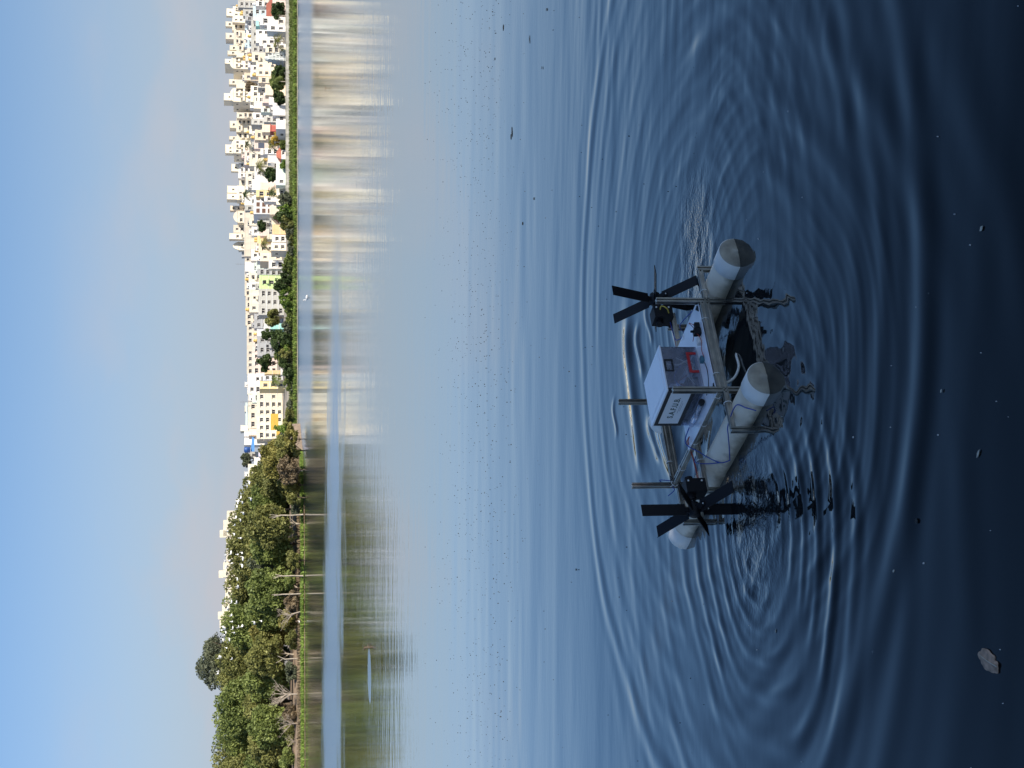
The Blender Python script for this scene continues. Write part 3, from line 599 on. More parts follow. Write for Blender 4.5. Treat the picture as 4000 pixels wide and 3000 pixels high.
def house(z, q0, q1, q2, top, D, c, kind='house', win='auto', ph=(), tanks='', floors=None, rr=None, roof=None, bot=None, par=0.9, arch=False, desc=None, sw=True):
    """q0..q1 = sunlit face in the photo, q1..q2 = shaded face; top = roof line; D = distance"""
    y0, y1, y2 = py(z, q0), py(z, q1), py(z, q2); m_ = D / F
    r_ = rr if rr is not None else (R(30) if q2 - q1 > 6 else R(9)); P = at_y(pv(top), y1, D)
    tf = (1500 - (y0 + y1) / 2) / F
    w_ = (y1 - y0) * m_ / max(.3, math.cos(r_) - tf * math.sin(r_)); d_ = (y2 - y1) * m_ / max(.25, math.sin(r_) + tf * math.cos(r_)) if q2 - q1 > 6 else min(9, max(4, w_ * .8))
    d_ = max(2.2, min(d_, 16))
    gz = town_z(D) if bot is None else at_y(pv(bot), y1, D).z
    H = P.z - gz
    e = empty('house' if kind == 'house' else kind, (P.x, D, gz), r_)
    HOUSES.append((y0, y1, y2, D, c, kind, e, w_, H, desc, top))
    cap = M_FRAME if c not in ('cement', 'grey') else wallm('palegrey')
    shell(w_, d_, H, par, c).build('wall', [wallm(c), cap], e)
    if roof:
        mm = MB(); ov = .35; hh = 1.9 if roof != 'flat' else .3
        if roof == 'flat': mm.box(-ov, w_ + ov, -ov, d_ + ov, H + .1, H + .4)
        elif roof == 'lean': mm.add([(-ov, -ov, H + .05), (w_ + ov, -ov, H + .05), (w_ + ov, d_, H + 2.4), (-ov, d_, H + 2.4), (-ov, -ov, H + .2), (w_ + ov, -ov, H + .2), (w_ + ov, d_, H + 2.55), (-ov, d_, H + 2.55)],
                                   [(0, 3, 2, 1), (4, 5, 6, 7), (0, 1, 5, 4), (1, 2, 6, 5), (2, 3, 7, 6), (3, 0, 4, 7)])
        else: mm.add([(-ov, -ov, H + .05), (w_ + ov, -ov, H + .05), (w_ + ov, d_ + ov, H + .05), (-ov, d_ + ov, H + .05), (w_ * .3, d_ * .5, H + hh), (w_ * .7, d_ * .5, H + hh)],
                     [(0, 3, 2, 1), (0, 1, 5, 4), (2, 3, 4, 5), (1, 2, 5), (3, 0, 4)])
        mm.build('roof', MATS.get('roof_red') or mat('roof_red', (0.42, 0.13, 0.08), 0.8, var=0.35, scale=1.2) if roof != 'flat' else wallm('red'), e)
    nf = floors or max(1, int(round(H / 3.15))); fh = (H - par) / nf
    if H > 5 and c not in ('red',):
        for f_ in range(1, nf):
            mm = MB(); mm.box(-.09, w_ + .09, -.09, 0, f_ * fh - .08, f_ * fh + .08); mm.box(-.09, 0, .001, d_, f_ * fh - .08, f_ * fh + .08)
            mm.build('floor_band', [cap], e)
    if win != 'none':
        lo_f = max(0, nf - 7)
        ncol = max(1, int(w_ / (3.3 if kind != 'apartment_block' else 3.6)))
        rnd = random.Random(int(y0 * 7 + D))
        for f_ in range(lo_f, nf):
            for i_ in range(ncol):
                if win == 'auto' and rnd.random() < .18: continue
                xc = w_ * (i_ + .5) / ncol; zz = f_ * fh + fh * .30
                if kind == 'apartment_block' and rnd.random() < .62:
                    link('balcony', balc_mesh(c), e, (xc, 0, f_ * fh + .12), None, (min(3.0, w_ / ncol * .92), 1.1, fh * .93)); continue
                kd = 'brown' if win == 'brown' else ('dark' if win == 'dark' else rnd.choice(['plain', 'plain', 'dark']))
                link('window', window_mesh(kd), e, (xc, 0, zz), None, (rnd.choice([1.3, 1.6, 2.0]) if win != 'brown' else min(2.6, w_ * .35), 1, fh * .50 if win != 'brown' else fh * .6))
            if sw and d_ > 3.4:
                for i_ in range(max(1, int(d_ / 4.2))):
                    if rnd.random() < .35: continue
                    link('window', window_mesh('plain'), e, (0, d_ * (i_ + .5) / max(1, int(d_ / 4.2)), f_ * fh + fh * .3), (0, 0, -math.pi / 2), (1.1, 1, fh * .42))
    for (a0, a1, a2, tp) in ph:          # stair and tank rooms on the roof
        Y0, Y1, Y2 = py(z, a0), py(z, a1), py(z, a2); s0 = (y1 - Y1) * m_ / max(.3, math.cos(r_)); pw = (Y1 - Y0) * m_ / max(.3, math.cos(r_) - tf * math.sin(r_)); pd = min(d_ - .5, max(2.2, (Y2 - Y1) * m_ / max(.25, math.sin(r_))))
        zt = at_y(pv(tp), Y1, D).z - gz; mm = MB(); zb = H - par + .002
        mm.box(0, pw, 0, pd, 0, zt - zb); mm.box(-.15, pw + .15, -.15, pd + .15, zt - zb + .001, zt - zb + .16)
        st = mm.build('stair_room', [wallm(c if c != 'white' else 'cream')], e, loc=(max(.25, s0 + .3), .4, zb))
        link('window', window_mesh('dark'), st, (pw * .5, 0, (zt - zb) * .38), None, (min(1.2, pw * .4), 1, min(1.3, (zt - zb) * .35)))
    rnd = random.Random(int(y0 * 13 + D))
    if kind == 'house' and not ph and not roof and w_ > 4 and d_ > 3.2:
        if rnd.random() < .55:
            pw, pd, pz = rnd.uniform(1.8, 2.8), min(d_ - .6, rnd.uniform(2, 3)), rnd.uniform(1.6, 2.6); mm = MB(); mm.box(0, pw, 0, pd, 0, pz); mm.box(-.2, pw + .2, -.2, pd + .2, pz + .001, pz + .13); mm.box(.3, 1.1, -.03, -.002, 0, 1.5, 1)
            mm.build('stair_room', [wallm(rnd.choice([c, 'white', 'cement'])), M_PANE], e, loc=(rnd.uniform(.3, max(.4, w_ - pw - .3)), rnd.uniform(.25, max(.3, d_ - pd - .3)), H - par + .002))
        for i_ in range(rnd.randint(1, 3)):
            mm = MB(); x_, y_ = rnd.uniform(.4, w_ - .4), rnd.uniform(.3, d_ - .3); hh = rnd.uniform(1.0, 2.6); mm.tube([(x_, y_, H - par + .01), (x_, y_, H - par + hh)], .06, 5); mm.build('roof_pipe', M_GREY, e)
        if rnd.random() < .4 and H > 6:
            mm = MB(); x_ = rnd.uniform(.8, w_ - 1.2); z_ = (int(H / 3.15) - 1) * (H - par) / max(1, int(round(H / 3.15))); mm.box(x_ - .9, x_ + 1.4, -1.1, -.1, z_ - .12, z_); mm.box(x_ - .9, x_ + 1.4, -1.1, -1.0, z_ + .001, z_ + .95); mm.box(x_ - .9, x_ - .8, -.999, -.1, z_ + .001, z_ + .95); mm.box(x_ - .3, x_ + .8, -.098, -.002, z_ + .05, z_ + 2.1, 1); mm.build('balcony', [wallm(c), M_PANE], e)
    for i_, tk in enumerate(tanks):
        s_ = rnd.uniform(1.1, 1.6)
        link('water_tank', tank_mesh(tk), e, (min(w_ - 1, 1.2 + i_ * 2.3 + rnd.uniform(0, .5)), min(1.3, d_ * .4), H - par + (1.0 if not ph else .3)), None, (s_, s_, s_ * 1.15))
        mm = MB(); mm.box(-.9, .9, -.9, .9, 0, (1.0 if not ph else .3)); mm.build('tank_plinth', wallm('cement'), e, loc=(min(w_ - 1, 1.2 + i_ * 2.3), min(1.3, d_ * .4), H - par + .003))
    if arch:
        mm = MB(); n_ = 10; hh = arch if isinstance(arch, float) else 3.0
        pf = [(w_ * i_ / n_, hh * math.sin(math.pi * i_ / n_) ** .7) for i_ in range(n_ + 1)]
        vs = [(x_, -.25, H + .1 + q_) for x_, q_ in pf] + [(x_, .35, H + .1 + q_) for x_, q_ in pf]
        fs = [tuple(range(n_, -1, -1))[::-1], tuple(range(n_ + 1, 2 * n_ + 2))[::-1]] + [(i_, n_ + 1 + i_, n_ + 2 + i_, i_ + 1) for i_ in range(n_)]
        mm.add(vs, fs); mm.build('pediment', wallm(c), e)
    return e
A_ = 'apartment_block'
# far apartment blocks on the skyline
house(4, -60, 100, 100, 560, 905, 'cream', A_); 
house(4, 110, 360, 370, 450, 880, 'cream', A_, ph=[(125, 240, 305, 350)]); house(4, 372, 488, 492, 447, 884, 'cream', A_, ph=[(356, 430, 490, 340)])
house(4, 494, 735, 740, 470, 878, 'beige', A_, ph=[(540, 637, 735, 340)]); house(4, 742, 925, 928, 515, 876, 'cream', A_, ph=[(742, 812, 850, 405), (830, 890, 910, 372)])
house(4, 932, 1110, 1285, 462, 874, 'cream', A_, ph=[(950, 1022, 1135, 326)], arch=2.2); house(4, 1292, 1430, 1432, 512, 876, 'cream', A_, ph=[(1292, 1372, 1428, 396)])
house(4, 1434, 1645, 1815, 462, 872, 'cream', A_, ph=[(1515, 1625, 1690, 311)], arch=2.2); house(5, 245, 338, 340, 520, 876, 'beige', A_)
house(5, 342, 560, 562, 512, 880, 'cream', A_, ph=[(390, 500, 585, 406)]); house(5, 566, 690, 692, 520, 882, 'cream', A_, ph=[(640, 690, 760, 398)])
house(5, 694, 905, 1050, 470, 874, 'cream', A_, ph=[(770, 870, 890, 334), (905, 958, 990, 336)], arch=1.6); house(5, 1070, 1310, 1318, 545, 878, 'white', A_, ph=[(1075, 1192, 1200, 430)])
house(5, 1320, 1432, 1434, 560, 882, 'cream', A_); house(5, 1436, 1660, 1720, 520, 876, 'cream', A_, ph=[(1432, 1542, 1560, 362), (1565, 1655, 1700, 362)])
house(6, 90, 180, 240, 560, 880, 'beige', A_); house(6, 184, 262, 300, 500, 882, 'peach', A_, ph=[(184, 258, 300, 416)])
house(6, 268, 455, 460, 530, 878, 'cream', A_, arch=2.6); house(6, 495, 620, 625, 465, 884, 'beige', A_); house(6, 628, 720, 752, 398, 880, 'cream', A_)
house(6, 770, 900, 930, 548, 882, 'cream', A_, arch=3.6); house(6, 935, 1010, 1012, 600, 884, 'grey', A_)
# long flat-roofed blocks that close the skyline further down
house(6, 255, 1000, 1000, 640, 800, 'beige', 'long_block', win='none', rr=R(2), par=.6); house(6, 1004, 1640, 1640, 648, 822, 'beige', 'long_block', win='dark', rr=R(2), par=.6)
house(7, 70, 545, 545, 662, 818, 'beige', 'long_block', win='dark', rr=R(2), par=.6); house(7, 550, 1330, 1330, 682, 815, 'beige', 'long_block', win='auto', rr=R(2), par=.6)
# middle of the town
house(4, 0, 118, 118, 540, 790, 'cement', tanks='y'); house(4, 150, 255, 255, 622, 745, 'cement', tanks='yy'); house(4, 262, 330, 330, 655, 730, 'grey'); house(4, 335, 405, 405, 655, 735, 'palegrey')
house(4, 408, 482, 482, 652, 740, 'paleblue'); house(4, 484, 640, 650, 672, 735, 'white', tanks='w'); house(4, 650, 780, 782, 690, 730, 'paleblue'); house(4, 785, 850, 850, 690, 728, 'pink')
house(4, 880, 985, 985, 660, 742, 'cream', tanks='yy'); house(4, 1000, 1090, 1092, 698, 735, 'white'); house(4, 1180, 1300, 1302, 640, 745, 'peach'); house(4, 1465, 1570, 1600, 712, 705, 'white', tanks='w')
house(4, 332, 620, 622, 752, 690, 'cement', tanks='y'); house(4, 625, 850, 852, 752, 688, 'cement', win='dark'); house(4, 100, 270, 272, 782, 650, 'paleblue', tanks='b'); house(4, 275, 330, 340, 790, 640, 'white')
house(4, 332, 420, 428, 826, 605, 'teal'); house(4, 20, 95, 98, 828, 620, 'white', tanks='w'); house(4, 465, 690, 700, 828, 622, 'white', win='dark'); house(4, 620, 740, 742, 885, 600, 'white')
house(4, 850, 1000, 1005, 762, 632, 'cream', tanks='yyy', desc='plain cream'); house(4, 1006, 1232, 1246, 832, 610, 'peach', win='auto', tanks='y'); house(4, 1247, 1340, 1342, 872, 606, 'peach')
house(4, 1060, 1240, 1262, 742, 662, 'white'); house(4, 1342, 1420, 1500, 862, 640, 'cement'); house(4, 1392, 1650, 1660, 742, 652, 'cream', tanks='wy', win='dark'); house(5, 12, 180, 190, 795, 650, 'cream', win='none')
house(4, 700, 780, 800, 952, 572, 'white', win='dark'); house(4, 760, 848, 850, 985, 566, 'cream'); house(4, 1372, 1540, 1556, 982, 575, 'peach', win='none'); house(4, 1556, 1665, 1670, 936, 592, 'pink', win='none')
house(5, 0, 120, 124, 1040, 566, 'white'); house(5, 60, 120, 128, 985, 600, 'orange'); house(5, 172, 240, 245, 912, 622, 'mint'); house(5, 246, 350, 352, 782, 690, 'white'); house(5, 352, 440, 520, 757, 682, 'cement'); house(5, 60, 170, 210, 735, 715, 'white')
house(5, 310, 400, 420, 962, 592, 'cement'); house(5, 442, 562, 600, 932, 582, 'peach', win='none'); house(5, 450, 552, 612, 1072, 560, 'red', win='none', roof='flat', par=.2, sw=False)
house(5, 466, 590, 600, 722, 705, 'cream', tanks='y'); house(5, 532, 690, 694, 812, 640, 'peach', tanks='y'); house(5, 696, 832, 834, 802, 658, 'pink', win='none', desc='pink with a solar panel'); house(5, 600, 650, 740, 530 + 210, 715, 'white')
house(5, 834, 930, 934, 902, 604, 'white'); house(5, 830, 918, 958, 972, 582, 'white', win='dark'); house(5, 862, 1092, 1095, 642, 760, 'pink'); house(5, 792, 1112, 1118, 722, 690, 'cream', tanks='y')
house(5, 942, 1060, 1062, 1022, 572, 'white', win='none', tanks='y'); house(5, 1060, 1150, 1152, 1075, 568, 'grey', win='dark'); house(5, 1202, 1440, 1444, 662, 742, 'cream'); house(5, 1332, 1500, 1505, 762, 662, 'white', desc='large white'); house(5, 1380, 1500, 1502, 902, 632, 'pink', win='none')
house(5, 1506, 1612, 1614, 832, 627, 'yellow', win='dark'); house(5, 1445, 1500, 1502, 660, 735, 'white'); house(5, 1130, 1330, 1332, 805, 672, 'white')
house(6, 12, 312, 470, 792, 640, 'palegrey', win='brown', tanks='y', sw=False); house(6, 45, 172, 176, 642, 722, 'white', tanks='y'); house(6, 178, 256, 256, 655, 720, 'cement')
house(6, 382, 502, 506, 722, 702, 'cream', win='dark'); house(6, 522, 662, 666, 757, 690, 'white'); house(6, 30, 110, 150, 965, 585, 'white', tanks='b'); house(6, 180, 320, 322, 1050, 570, 'cream', win='none')
house(6, 326, 482, 486, 1082, 574, 'cream', win='none'); house(6, 488, 638, 642, 1092, 568, 'orange', win='none', desc='orange-cream curved'); house(6, 332, 400, 430, 1205, 556, 'white', roof='hip')
house(6, 560, 670, 672, 900, 615, 'pink', win='none'); house(6, 672, 790, 794, 852, 620, 'yellow', win='none', tanks='yy'); house(6, 642, 722, 726, 1012, 590, 'cream', win='none'); house(6, 652, 768, 772, 1092, 565, 'white', win='dark'); house(6, 420, 560, 562, 850, 640, 'cement')
house(6, 782, 905, 1012, 1077, 560, 'cream', win='auto'); house(6, 795, 942, 944, 872, 616, 'peach', tanks='y'); house(6, 946, 1078, 1192, 897, 610, 'peach', win='auto', rr=R(38)); house(6, 1062, 1200, 1204, 1036, 590, 'white', win='dark')
house(6, 890, 1070, 1074, 752, 692, 'white'); house(6, 1092, 1246, 1292, 657, 702, 'white', win='none'); house(6, 1244, 1410, 1414, 712, 690, 'cream', tanks='y'); house(6, 1092, 1240, 1242, 832, 632, 'mint'); house(6, 1204, 1300, 1306, 852, 602, 'grey', win='dark'); house(6, 1415, 1540, 1542, 720, 685, 'white')
house(6, 1312, 1530, 1534, 882, 600, 'lime', win='dark', desc='bright lime green'); house(6, 1534, 1950, 2020, 872, 590, 'cement', win='dark', desc='bare concrete four-storey', floors=4, rr=R(16))
house(6, 1545, 1660, 1662, 722, 662, 'cream', win='none'); house(7, 40, 330, 334, 722, 660, 'cream', tanks='y'); house(7, 362, 590, 592, 802, 642, 'grey', win='dark'); house(7, 442, 612, 616, 955, 604, 'white', win='none'); house(7, 512, 602, 640, 1062, 570, 'teal', win='none', desc='small mint green')
house(7, 605, 720, 722, 846, 632, 'palegrey', tanks='y'); house(7, 722, 836, 838, 852, 626, 'grey', tanks='y'); house(7, 838, 1040, 1044, 852, 602, 'grey', win='dark', desc='grey glazed'); house(7, 600, 720, 724, 970, 596, 'grey', win='none')
house(7, 760, 1330, 1332, 765, 660, 'pink', win='dark'); house(7, 1272, 1332, 1334, 970, 590, 'orange', win='none'); house(7, 1248, 1340, 1344, 1228, 552, 'white', win='none'); house(7, 1332, 1660, 1664, 692, 642, 'white', desc='tall white')
house(7, 1340, 1440, 1444, 940, 600, 'palegrey'); house(7, 1452, 1570, 1642, 892, 580, 'yellow', win='dark', rr=R(35))
house(8, 150, 890, 1002, 842, 600, 'cream', win='auto', desc='long cream three-storey', rr=R(12), sw=True); house(8, 160, 720, 724, 702, 616, 'beige', win='dark'); house(8, 730, 832, 892, 717, 609, 'peach')
house(8, 672, 762, 790, 582, 645, 'cream', win='none', tanks=''); house(8, 872, 988, 1030, 642, 632, 'white', win='none'); house(8, 770, 850, 870, 640, 636, 'white', win='none'); house(8, 140, 300, 302, 770, 608, 'mint')
house(8, 1032, 1172, 1176, 872, 592, 'lavender', win='none'); house(8, 1102, 1202, 1206, 717, 640, 'cement'); house(8, 1302, 1572, 1576, 702, 600, 'cream', desc='flat-roofed cream'); house(8, 1195, 1490, 1492, 802, 592, 'white')
# front row on the bank wall
FR = dict(bot=1308)
house(4, 262, 402, 406, 892, 560, 'white', desc='tall plain white', **FR); house(4, 402, 500, 592, 1012, 549, 'white', desc='two-storey white', **FR); house(4, 0, 250, 256, 1090, 565, 'pink', roof='lean', bot=1308, win='none')
house(5, 128, 288, 292, 1102, 552, 'white', win='none', **FR); house(5, 292, 510, 692, 1157, 549, 'white', rr=R(40), **FR); house(5, 802, 1000, 1042, 1236, 550, 'white', roof='hip', par=.1, **FR)
house(5, 1062, 1422, 1468, 1157, 549, 'mint', **FR); house(5, 1482, 1740, 1800, 1162, 549, 'cream', **FR)
# labels: colour, kind and place in its row
def ordn(i):
    base = ['first', 'second', 'third', 'fourth', 'fifth', 'sixth', 'seventh', 'eighth', 'ninth', 'tenth', 'eleventh', 'twelfth', 'thirteenth', 'fourteenth', 'fifteenth', 'sixteenth', 'seventeenth', 'eighteenth', 'nineteenth', 'twentieth']
    tens = {2: 'twenty', 3: 'thirty', 4: 'forty', 5: 'fifty'}
    if i < 20: return base[i]
    t_, o_ = divmod(i + 1, 10)
    return (tens[t_][:-1] + 'ieth' if o_ == 0 else tens[t_] + '-' + base[o_ - 1])
CN = {'palegrey': 'pale grey', 'paleblue': 'pale blue', 'cement': 'bare cement', 'lime': 'lime green', 'teal': 'teal green', 'mint': 'pale mint'}
rows = {}
for h_ in HOUSES:
    D = h_[3]; kd = h_[5]
    rw_ = ('far skyline' if kd == A_ else 'skyline' if kd == 'long_block' else 'bank-wall' if D < 570 and h_[6].location.z < 6 and D <= 566 else 'front' if D < 600 else 'middle' if D < 660 else 'upper')
    rows.setdefault(rw_, []).append(h_)
for rw_, lst in rows.items():
    for c in set(q[4] for q in lst):
        sub = sorted([q for q in lst if q[4] == c], key=lambda q: (q[0] + q[2], q[10]))
        for i, q in enumerate(sub):
            noun = {'apartment_block': 'apartment block', 'long_block': 'long flat-roofed block'}.get(q[5], 'house')
            nm = CN.get(c, c); pre = (q[9] + ' ' + noun) if q[9] else nm + ' ' + noun
            tail = 'only %s one' % nm if len(sub) == 1 else '%s %s one from the top edge' % (ordn(i), nm)
            tag(q[6], ('%s in the %s row of the town' % (pre, rw_) if q[9] else '%s in the %s row, %s' % (pre, rw_, tail)), {'apartment_block': 'apartment block', 'long_block': 'building'}.get(q[5], 'house'),
                {'apartment_block': 'apartment blocks on the skyline', 'long_block': 'long skyline blocks'}.get(q[5], 'houses of the lakeside town'))
# pale towers that rise behind the wood
for i, (y0, y1, v_, phs) in enumerate(((2000, 2095, 886, [(2035, 2095, 872), (2073, 2100, 858)]), (2102, 2190, 884, []), (2200, 2255, 872, [(2232, 2258, 854)]), (2262, 2350, 880, []), (2362, 2412, 868, [(2394, 2420, 851)]), (2424, 2452, 858, []))):
    D = 900; P = at_y(v_, y1, D); w_ = (y1 - y0) * D / F; gz = 4; H = P.z - gz
    e = empty('apartment_block', (P.x, D, gz), R(3)); shell(w_, 12, H, .9, 'cream').build('wall', [wallm('cream'), M_FRAME], e)
    for f_ in range(3):
        for i_ in range(max(1, int(w_ / 3.4))):
            link('window', window_mesh('dark' if i_ % 2 else 'plain'), e, (w_ * (i_ + .5) / max(1, int(w_ / 3.4)), 0, H - 3.2 - f_ * 3.1), None, (1.3, 1, 1.4))
    for (a0, a1, tp) in phs:
        zt = at_y(tp, a1, D).z; pw = (a1 - a0) * D / F; mm = MB(); mm.box(0, pw, 0, 5, 0, zt - P.z + .9); mm.build('stair_room', wallm('cream'), e, loc=((y1 - a1) * D / F + .1, 1, H - .89))
    tag(e, 'cream apartment tower top behind the wood, %s from the bottom edge' % ['sixth', 'fifth', 'fourth', 'third', 'second', 'first'][i], 'apartment block', 'towers behind the wood')
# stepped temple tower
P = at_y(1113, 232, 556); e = empty('temple_tower', (P.x, 556, 4.4), R(28)); zt = at_y(1038, 232, 556).z - 4.4
M_TEM = mat('temple_plaster', (0.62, 0.65, 0.62), 0.8, var=0.3, scale=1.5)
for i in range(5):
    a0, a1 = 2.9 * (1 - .155 * i), zt / 5.6
    mm = MB(); mm.box(-a0, a0, -a0 * .9, a0 * .9, 0, a1 * .72); mm.box(-a0 - .2, a0 + .2, -a0 * .9 - .2, a0 * .9 + .2, a1 * .721, a1 * .99)
    for j in range(4):
        xx_ = -a0 + a0 * 2 * (j + .5) / 4; mm.box(xx_ - .2, xx_ + .2, -a0 * .9 - .22, -a0 * .9 - .001, .05, a1 * .7)
    mm.build('tier', M_TEM, e, loc=(0, 0, i * a1))
    mm = MB(); mm.box(-.4, .4, -a0 * .9 - .03, -a0 * .9 - .005, .15, a1 * .6); mm.build('niche', M_PANE, e, loc=(0, 0, i * a1))
mm = MB(); mm.lathe([(0, zt + .9), (.15, zt + .7), (.35, zt + .35), (.9, zt + .1), (1.15, zt - zt / 9.5)], 12); mm.build('finial', M_TEM, e)
tag(e, 'grey-white stepped temple tower behind the bank wall between palms', 'temple')
# lattice panels, canopies, tarps
def sheet(name, pix, D, mtl, label, cat, lift=2.5, grp=None):
    c = [at_y(v_, y_, D + dd) for (v_, y_, dd) in pix]; nrm = Vector((0, 0, .06))
    o = empty(name, c[0]); mm = MB(); L_ = [q - c[0] for q in c]; n_ = len(L_)
    mm.add(L_ + [q + nrm for q in L_], [tuple(range(n_))[::-1], tuple(range(n_, 2 * n_))] + [(i, (i + 1) % n_, n_ + (i + 1) % n_, n_ + i) for i in range(n_)]); mm.build('sheet', mtl, o)
    for q in (L_[0], L_[1]):
        mm = MB(); mm.tube([q - Vector((0, 0, .02)), q - Vector((0, 0, lift))], .05, 6); mm.build('post', M_GREY, o)
    return tag(o, label, cat, grp)
M_OCH = mat('ochre_sheet', (0.72, 0.43, 0.07), 0.6, var=0.2, scale=1)
sheet('canopy', [(1087, 1616, 0), (1087, 1680, 0), (1058, 1680, 5), (1058, 1616, 5)], 577, M_OCH, 'broad yellow ochre awning below the long cream apartment house', 'awning')
sheet('canopy', [(1098, 1684, 0), (1098, 1716, 0), (1080, 1716, 4), (1080, 1684, 4)], 572, M_OCH, 'small ochre awning next to the broad yellow awning', 'awning')
M_TARP = mat('blue_tarp', (0.14, 0.36, 0.72), 0.5, var=0.2, scale=1); M_SOLAR = mat('solar_cells', (0.10, 0.11, 0.14), 0.3)
sheet('tarpaulin', [(994, 1712, 0), (994, 1764, 0), (980, 1764, 5), (985, 1706, 5)], 596, M_TARP, 'bright blue tarpaulin roof at the end of the long cream house', 'tarpaulin')
sheet('solar_panel', [(1033, 549, 0), (1033, 579, 0), (1009, 579, 3.4), (1009, 549, 3.4)], 652, M_SOLAR, 'dark grey solar panel on the pink house roof', 'solar panel', .8)
sheet('shed_roof', [(967, 1572, 0), (967, 1660, 0), (959, 1660, 4), (959, 1572, 4)], 618, wallm('mint'), 'thin pale green shed roof over the long cream house', 'roof', 2)
mm = MB(); c = at_y(977, 1757, 600); mm.lathe([(0, 0), (1.3, 0), (1.3, 1.2), (1.38, 1.25), (1.3, 1.3), (1.3, 2.2), (.9, 2.6), (0, 2.7)], 14)
tag(mm.build('water_tank', mat('tank_blue', (0.03, 0.09, 0.28), .4), loc=c), 'dark blue water tank beside the blue tarpaulin', 'water tank')
# street poles and antennas breaking the skyline
for i, (v0, v1, y_, D, lb) in enumerate(((900, 1000, 25, 800, 'thin grey pole beside the cement house by the top edge'), (920, 960, 1032, 800, 'thin mast on the long skyline block by a white stair room'), (938, 966, 1570, 616, 'thin dark antenna on the long cream house'), (1000, 1070, 178, 640, 'slim street pole above the round palm'), (1070, 1112, 556, 552, 'dark slim pole beside the yellow-flowered tree'), (1062, 1108, 770, 556, 'leaning slim pole beside the cream bank-wall house'))):
    P0, P1 = at_y(v0, y_, D), at_y(v1, y_, D); P1.z = min(P1.z, town_z(D)); mm = MB(); h_ = P0.z - P1.z
    mm.tube([(0, 0, 0), (0, 0, h_)], [.14, .08], 6); mm.tube([(-.8, 0, h_ * .93), (.8, 0, h_ * .93)], .05, 5); mm.tube([(-.5, 0, h_ * .86), (.5, 0, h_ * .86)], .04, 5)
    tag(mm.build('pole', M_GREY, loc=P1), lb, 'pole')
# concrete bank wall in bays
M_CONC = mat('bank_concrete', (0.52, 0.49, 0.42), 0.9, var=0.35, scale=0.6, streak=True)
wl = empty('bank_wall', (at_y(1117, 400, 546.5).x, 546.5, 2.4)); x0 = at_y(1117, 830, 546.5).x - wl.location.x; x1 = at_y(1117, -60, 546.5).x - wl.location.x; nb = 24
for i in range(nb):
    a0, a1 = x0 + (x1 - x0) * i / nb, x0 + (x1 - x0) * (i + 1) / nb; mm = MB(); t_ = random.uniform(-.06, .06)
    mm.box(a0 + .03, a1 - .03, -.2 + t_ * .3, .25, 0, 2.25 + t_); mm.box(a0 + .02, a1 - .02, -.3, .3, 2.26 + t_, 2.42 + t_); mm.build('wall_bay', M_CONC, wl)
tag(wl, 'long weathered concrete bank wall in bays above the green bank', 'wall')

# ------------------------------------------------------------------ plants
def leaves(P, size, jit=0.5, flat=0.0, aspect=1.7):
    n = len(P); a = RNG.normal(size=(n, 3)); a[:, 2] *= (1 - flat); a /= np.linalg.norm(a, axis=1)[:, None] + 1e-9
    b_ = np.cross(a, RNG.normal(size=(n, 3))); b_ /= np.linalg.norm(b_, axis=1)[:, None] + 1e-9
    s = size * (1 + jit * RNG.uniform(-1, 1, n))[:, None]
    a *= s * aspect / 2; b_ *= s / 2
    V = np.stack([P - a, P + b_ * .9 - a * .1, P + a, P - b_ * .9 - a * .1], 1).reshape(-1, 3)
    return V, np.arange(n * 4).reshape(-1, 4)
def crown_pts(rx, ry, rz, nclump, nleaf, rr=(0.17, 0.32), bottom=-0.8):
    C = []
    while len(C) < nclump:
        q = RNG.uniform(-1, 1, 3)
        if np.dot(q, q) > 1 or q[2] < bottom: continue
        if np.dot(q, q) < 0.25 and RNG.random() < .7: continue
        C.append(q * 0.80 * RNG.uniform(.82, 1.22))
    C = np.array(C); cr_ = RNG.uniform(rr[0], rr[1], nclump); tint = RNG.uniform(0.05, 0.95, nclump)
    wgt = cr_ ** 2; ci = RNG.choice(nclump, nleaf, p=wgt / wgt.sum())
    d = RNG.normal(size=(nleaf, 3)); d /= np.linalg.norm(d, axis=1)[:, None]
    rad = cr_[ci] * RNG.uniform(0.55, 1.05, nleaf) ** 0.6
    P = C[ci] + d * rad[:, None]
    tn = np.clip(tint[ci] * .6 + RNG.uniform(0, 1, nleaf) * .4, 0, 1)
    return P * np.array([rx, ry, rz]), tn
def tree(name, base, top, hw, lo, leaf, label, cat='tree', n=6500, size=0.36, bark=None, group=None, nclump=26, depth=None, trunk=True):
    """base point, crown top height, half width, crown bottom height (metres above base)"""
    e = empty(name, base); bark = bark or M_BARKD; rz = (top - lo) / 2; cz = lo + rz
    if trunk:
        mm = MB(); k_ = random.uniform(-.06, .06) * top; tr = max(.06, top * .018)
        p_ = [(0, 0, -.4), (k_ * .2, 0, lo * .4), (k_ * .6, .1, lo), (k_, 0, cz)]
        mm.tube(p_, [tr * 1.3, tr, tr * .85, tr * .4], 8)
        for i in range(6):
            an = i * 1.05 + random.uniform(-.3, .3); z0 = lo * random.uniform(.55, 1.0); L_ = hw * random.uniform(.5, .8)
            s_ = Vector((k_ * .5, 0, z0)); e_ = Vector((math.cos(an) * L_, math.sin(an) * L_, cz + rz * random.uniform(-.3, .4)))
            mm.tube([s_, s_.lerp(e_, .5) + Vector((0, 0, -.05 * top)), e_], [tr * .55, tr * .35, tr * .12], 6)
        mm.build('trunk', bark, e)
    P, tn = crown_pts(hw, depth or hw, rz, nclump, n); P[:, 2] += cz
    Vv, Qq = leaves(P, size)
    link('crown', mesh_np('crown', Vv, Qq, [M_LEAF[leaf]], False, {'tint': np.repeat(tn, 4)}), e)
    return tag(e, label, cat, group)
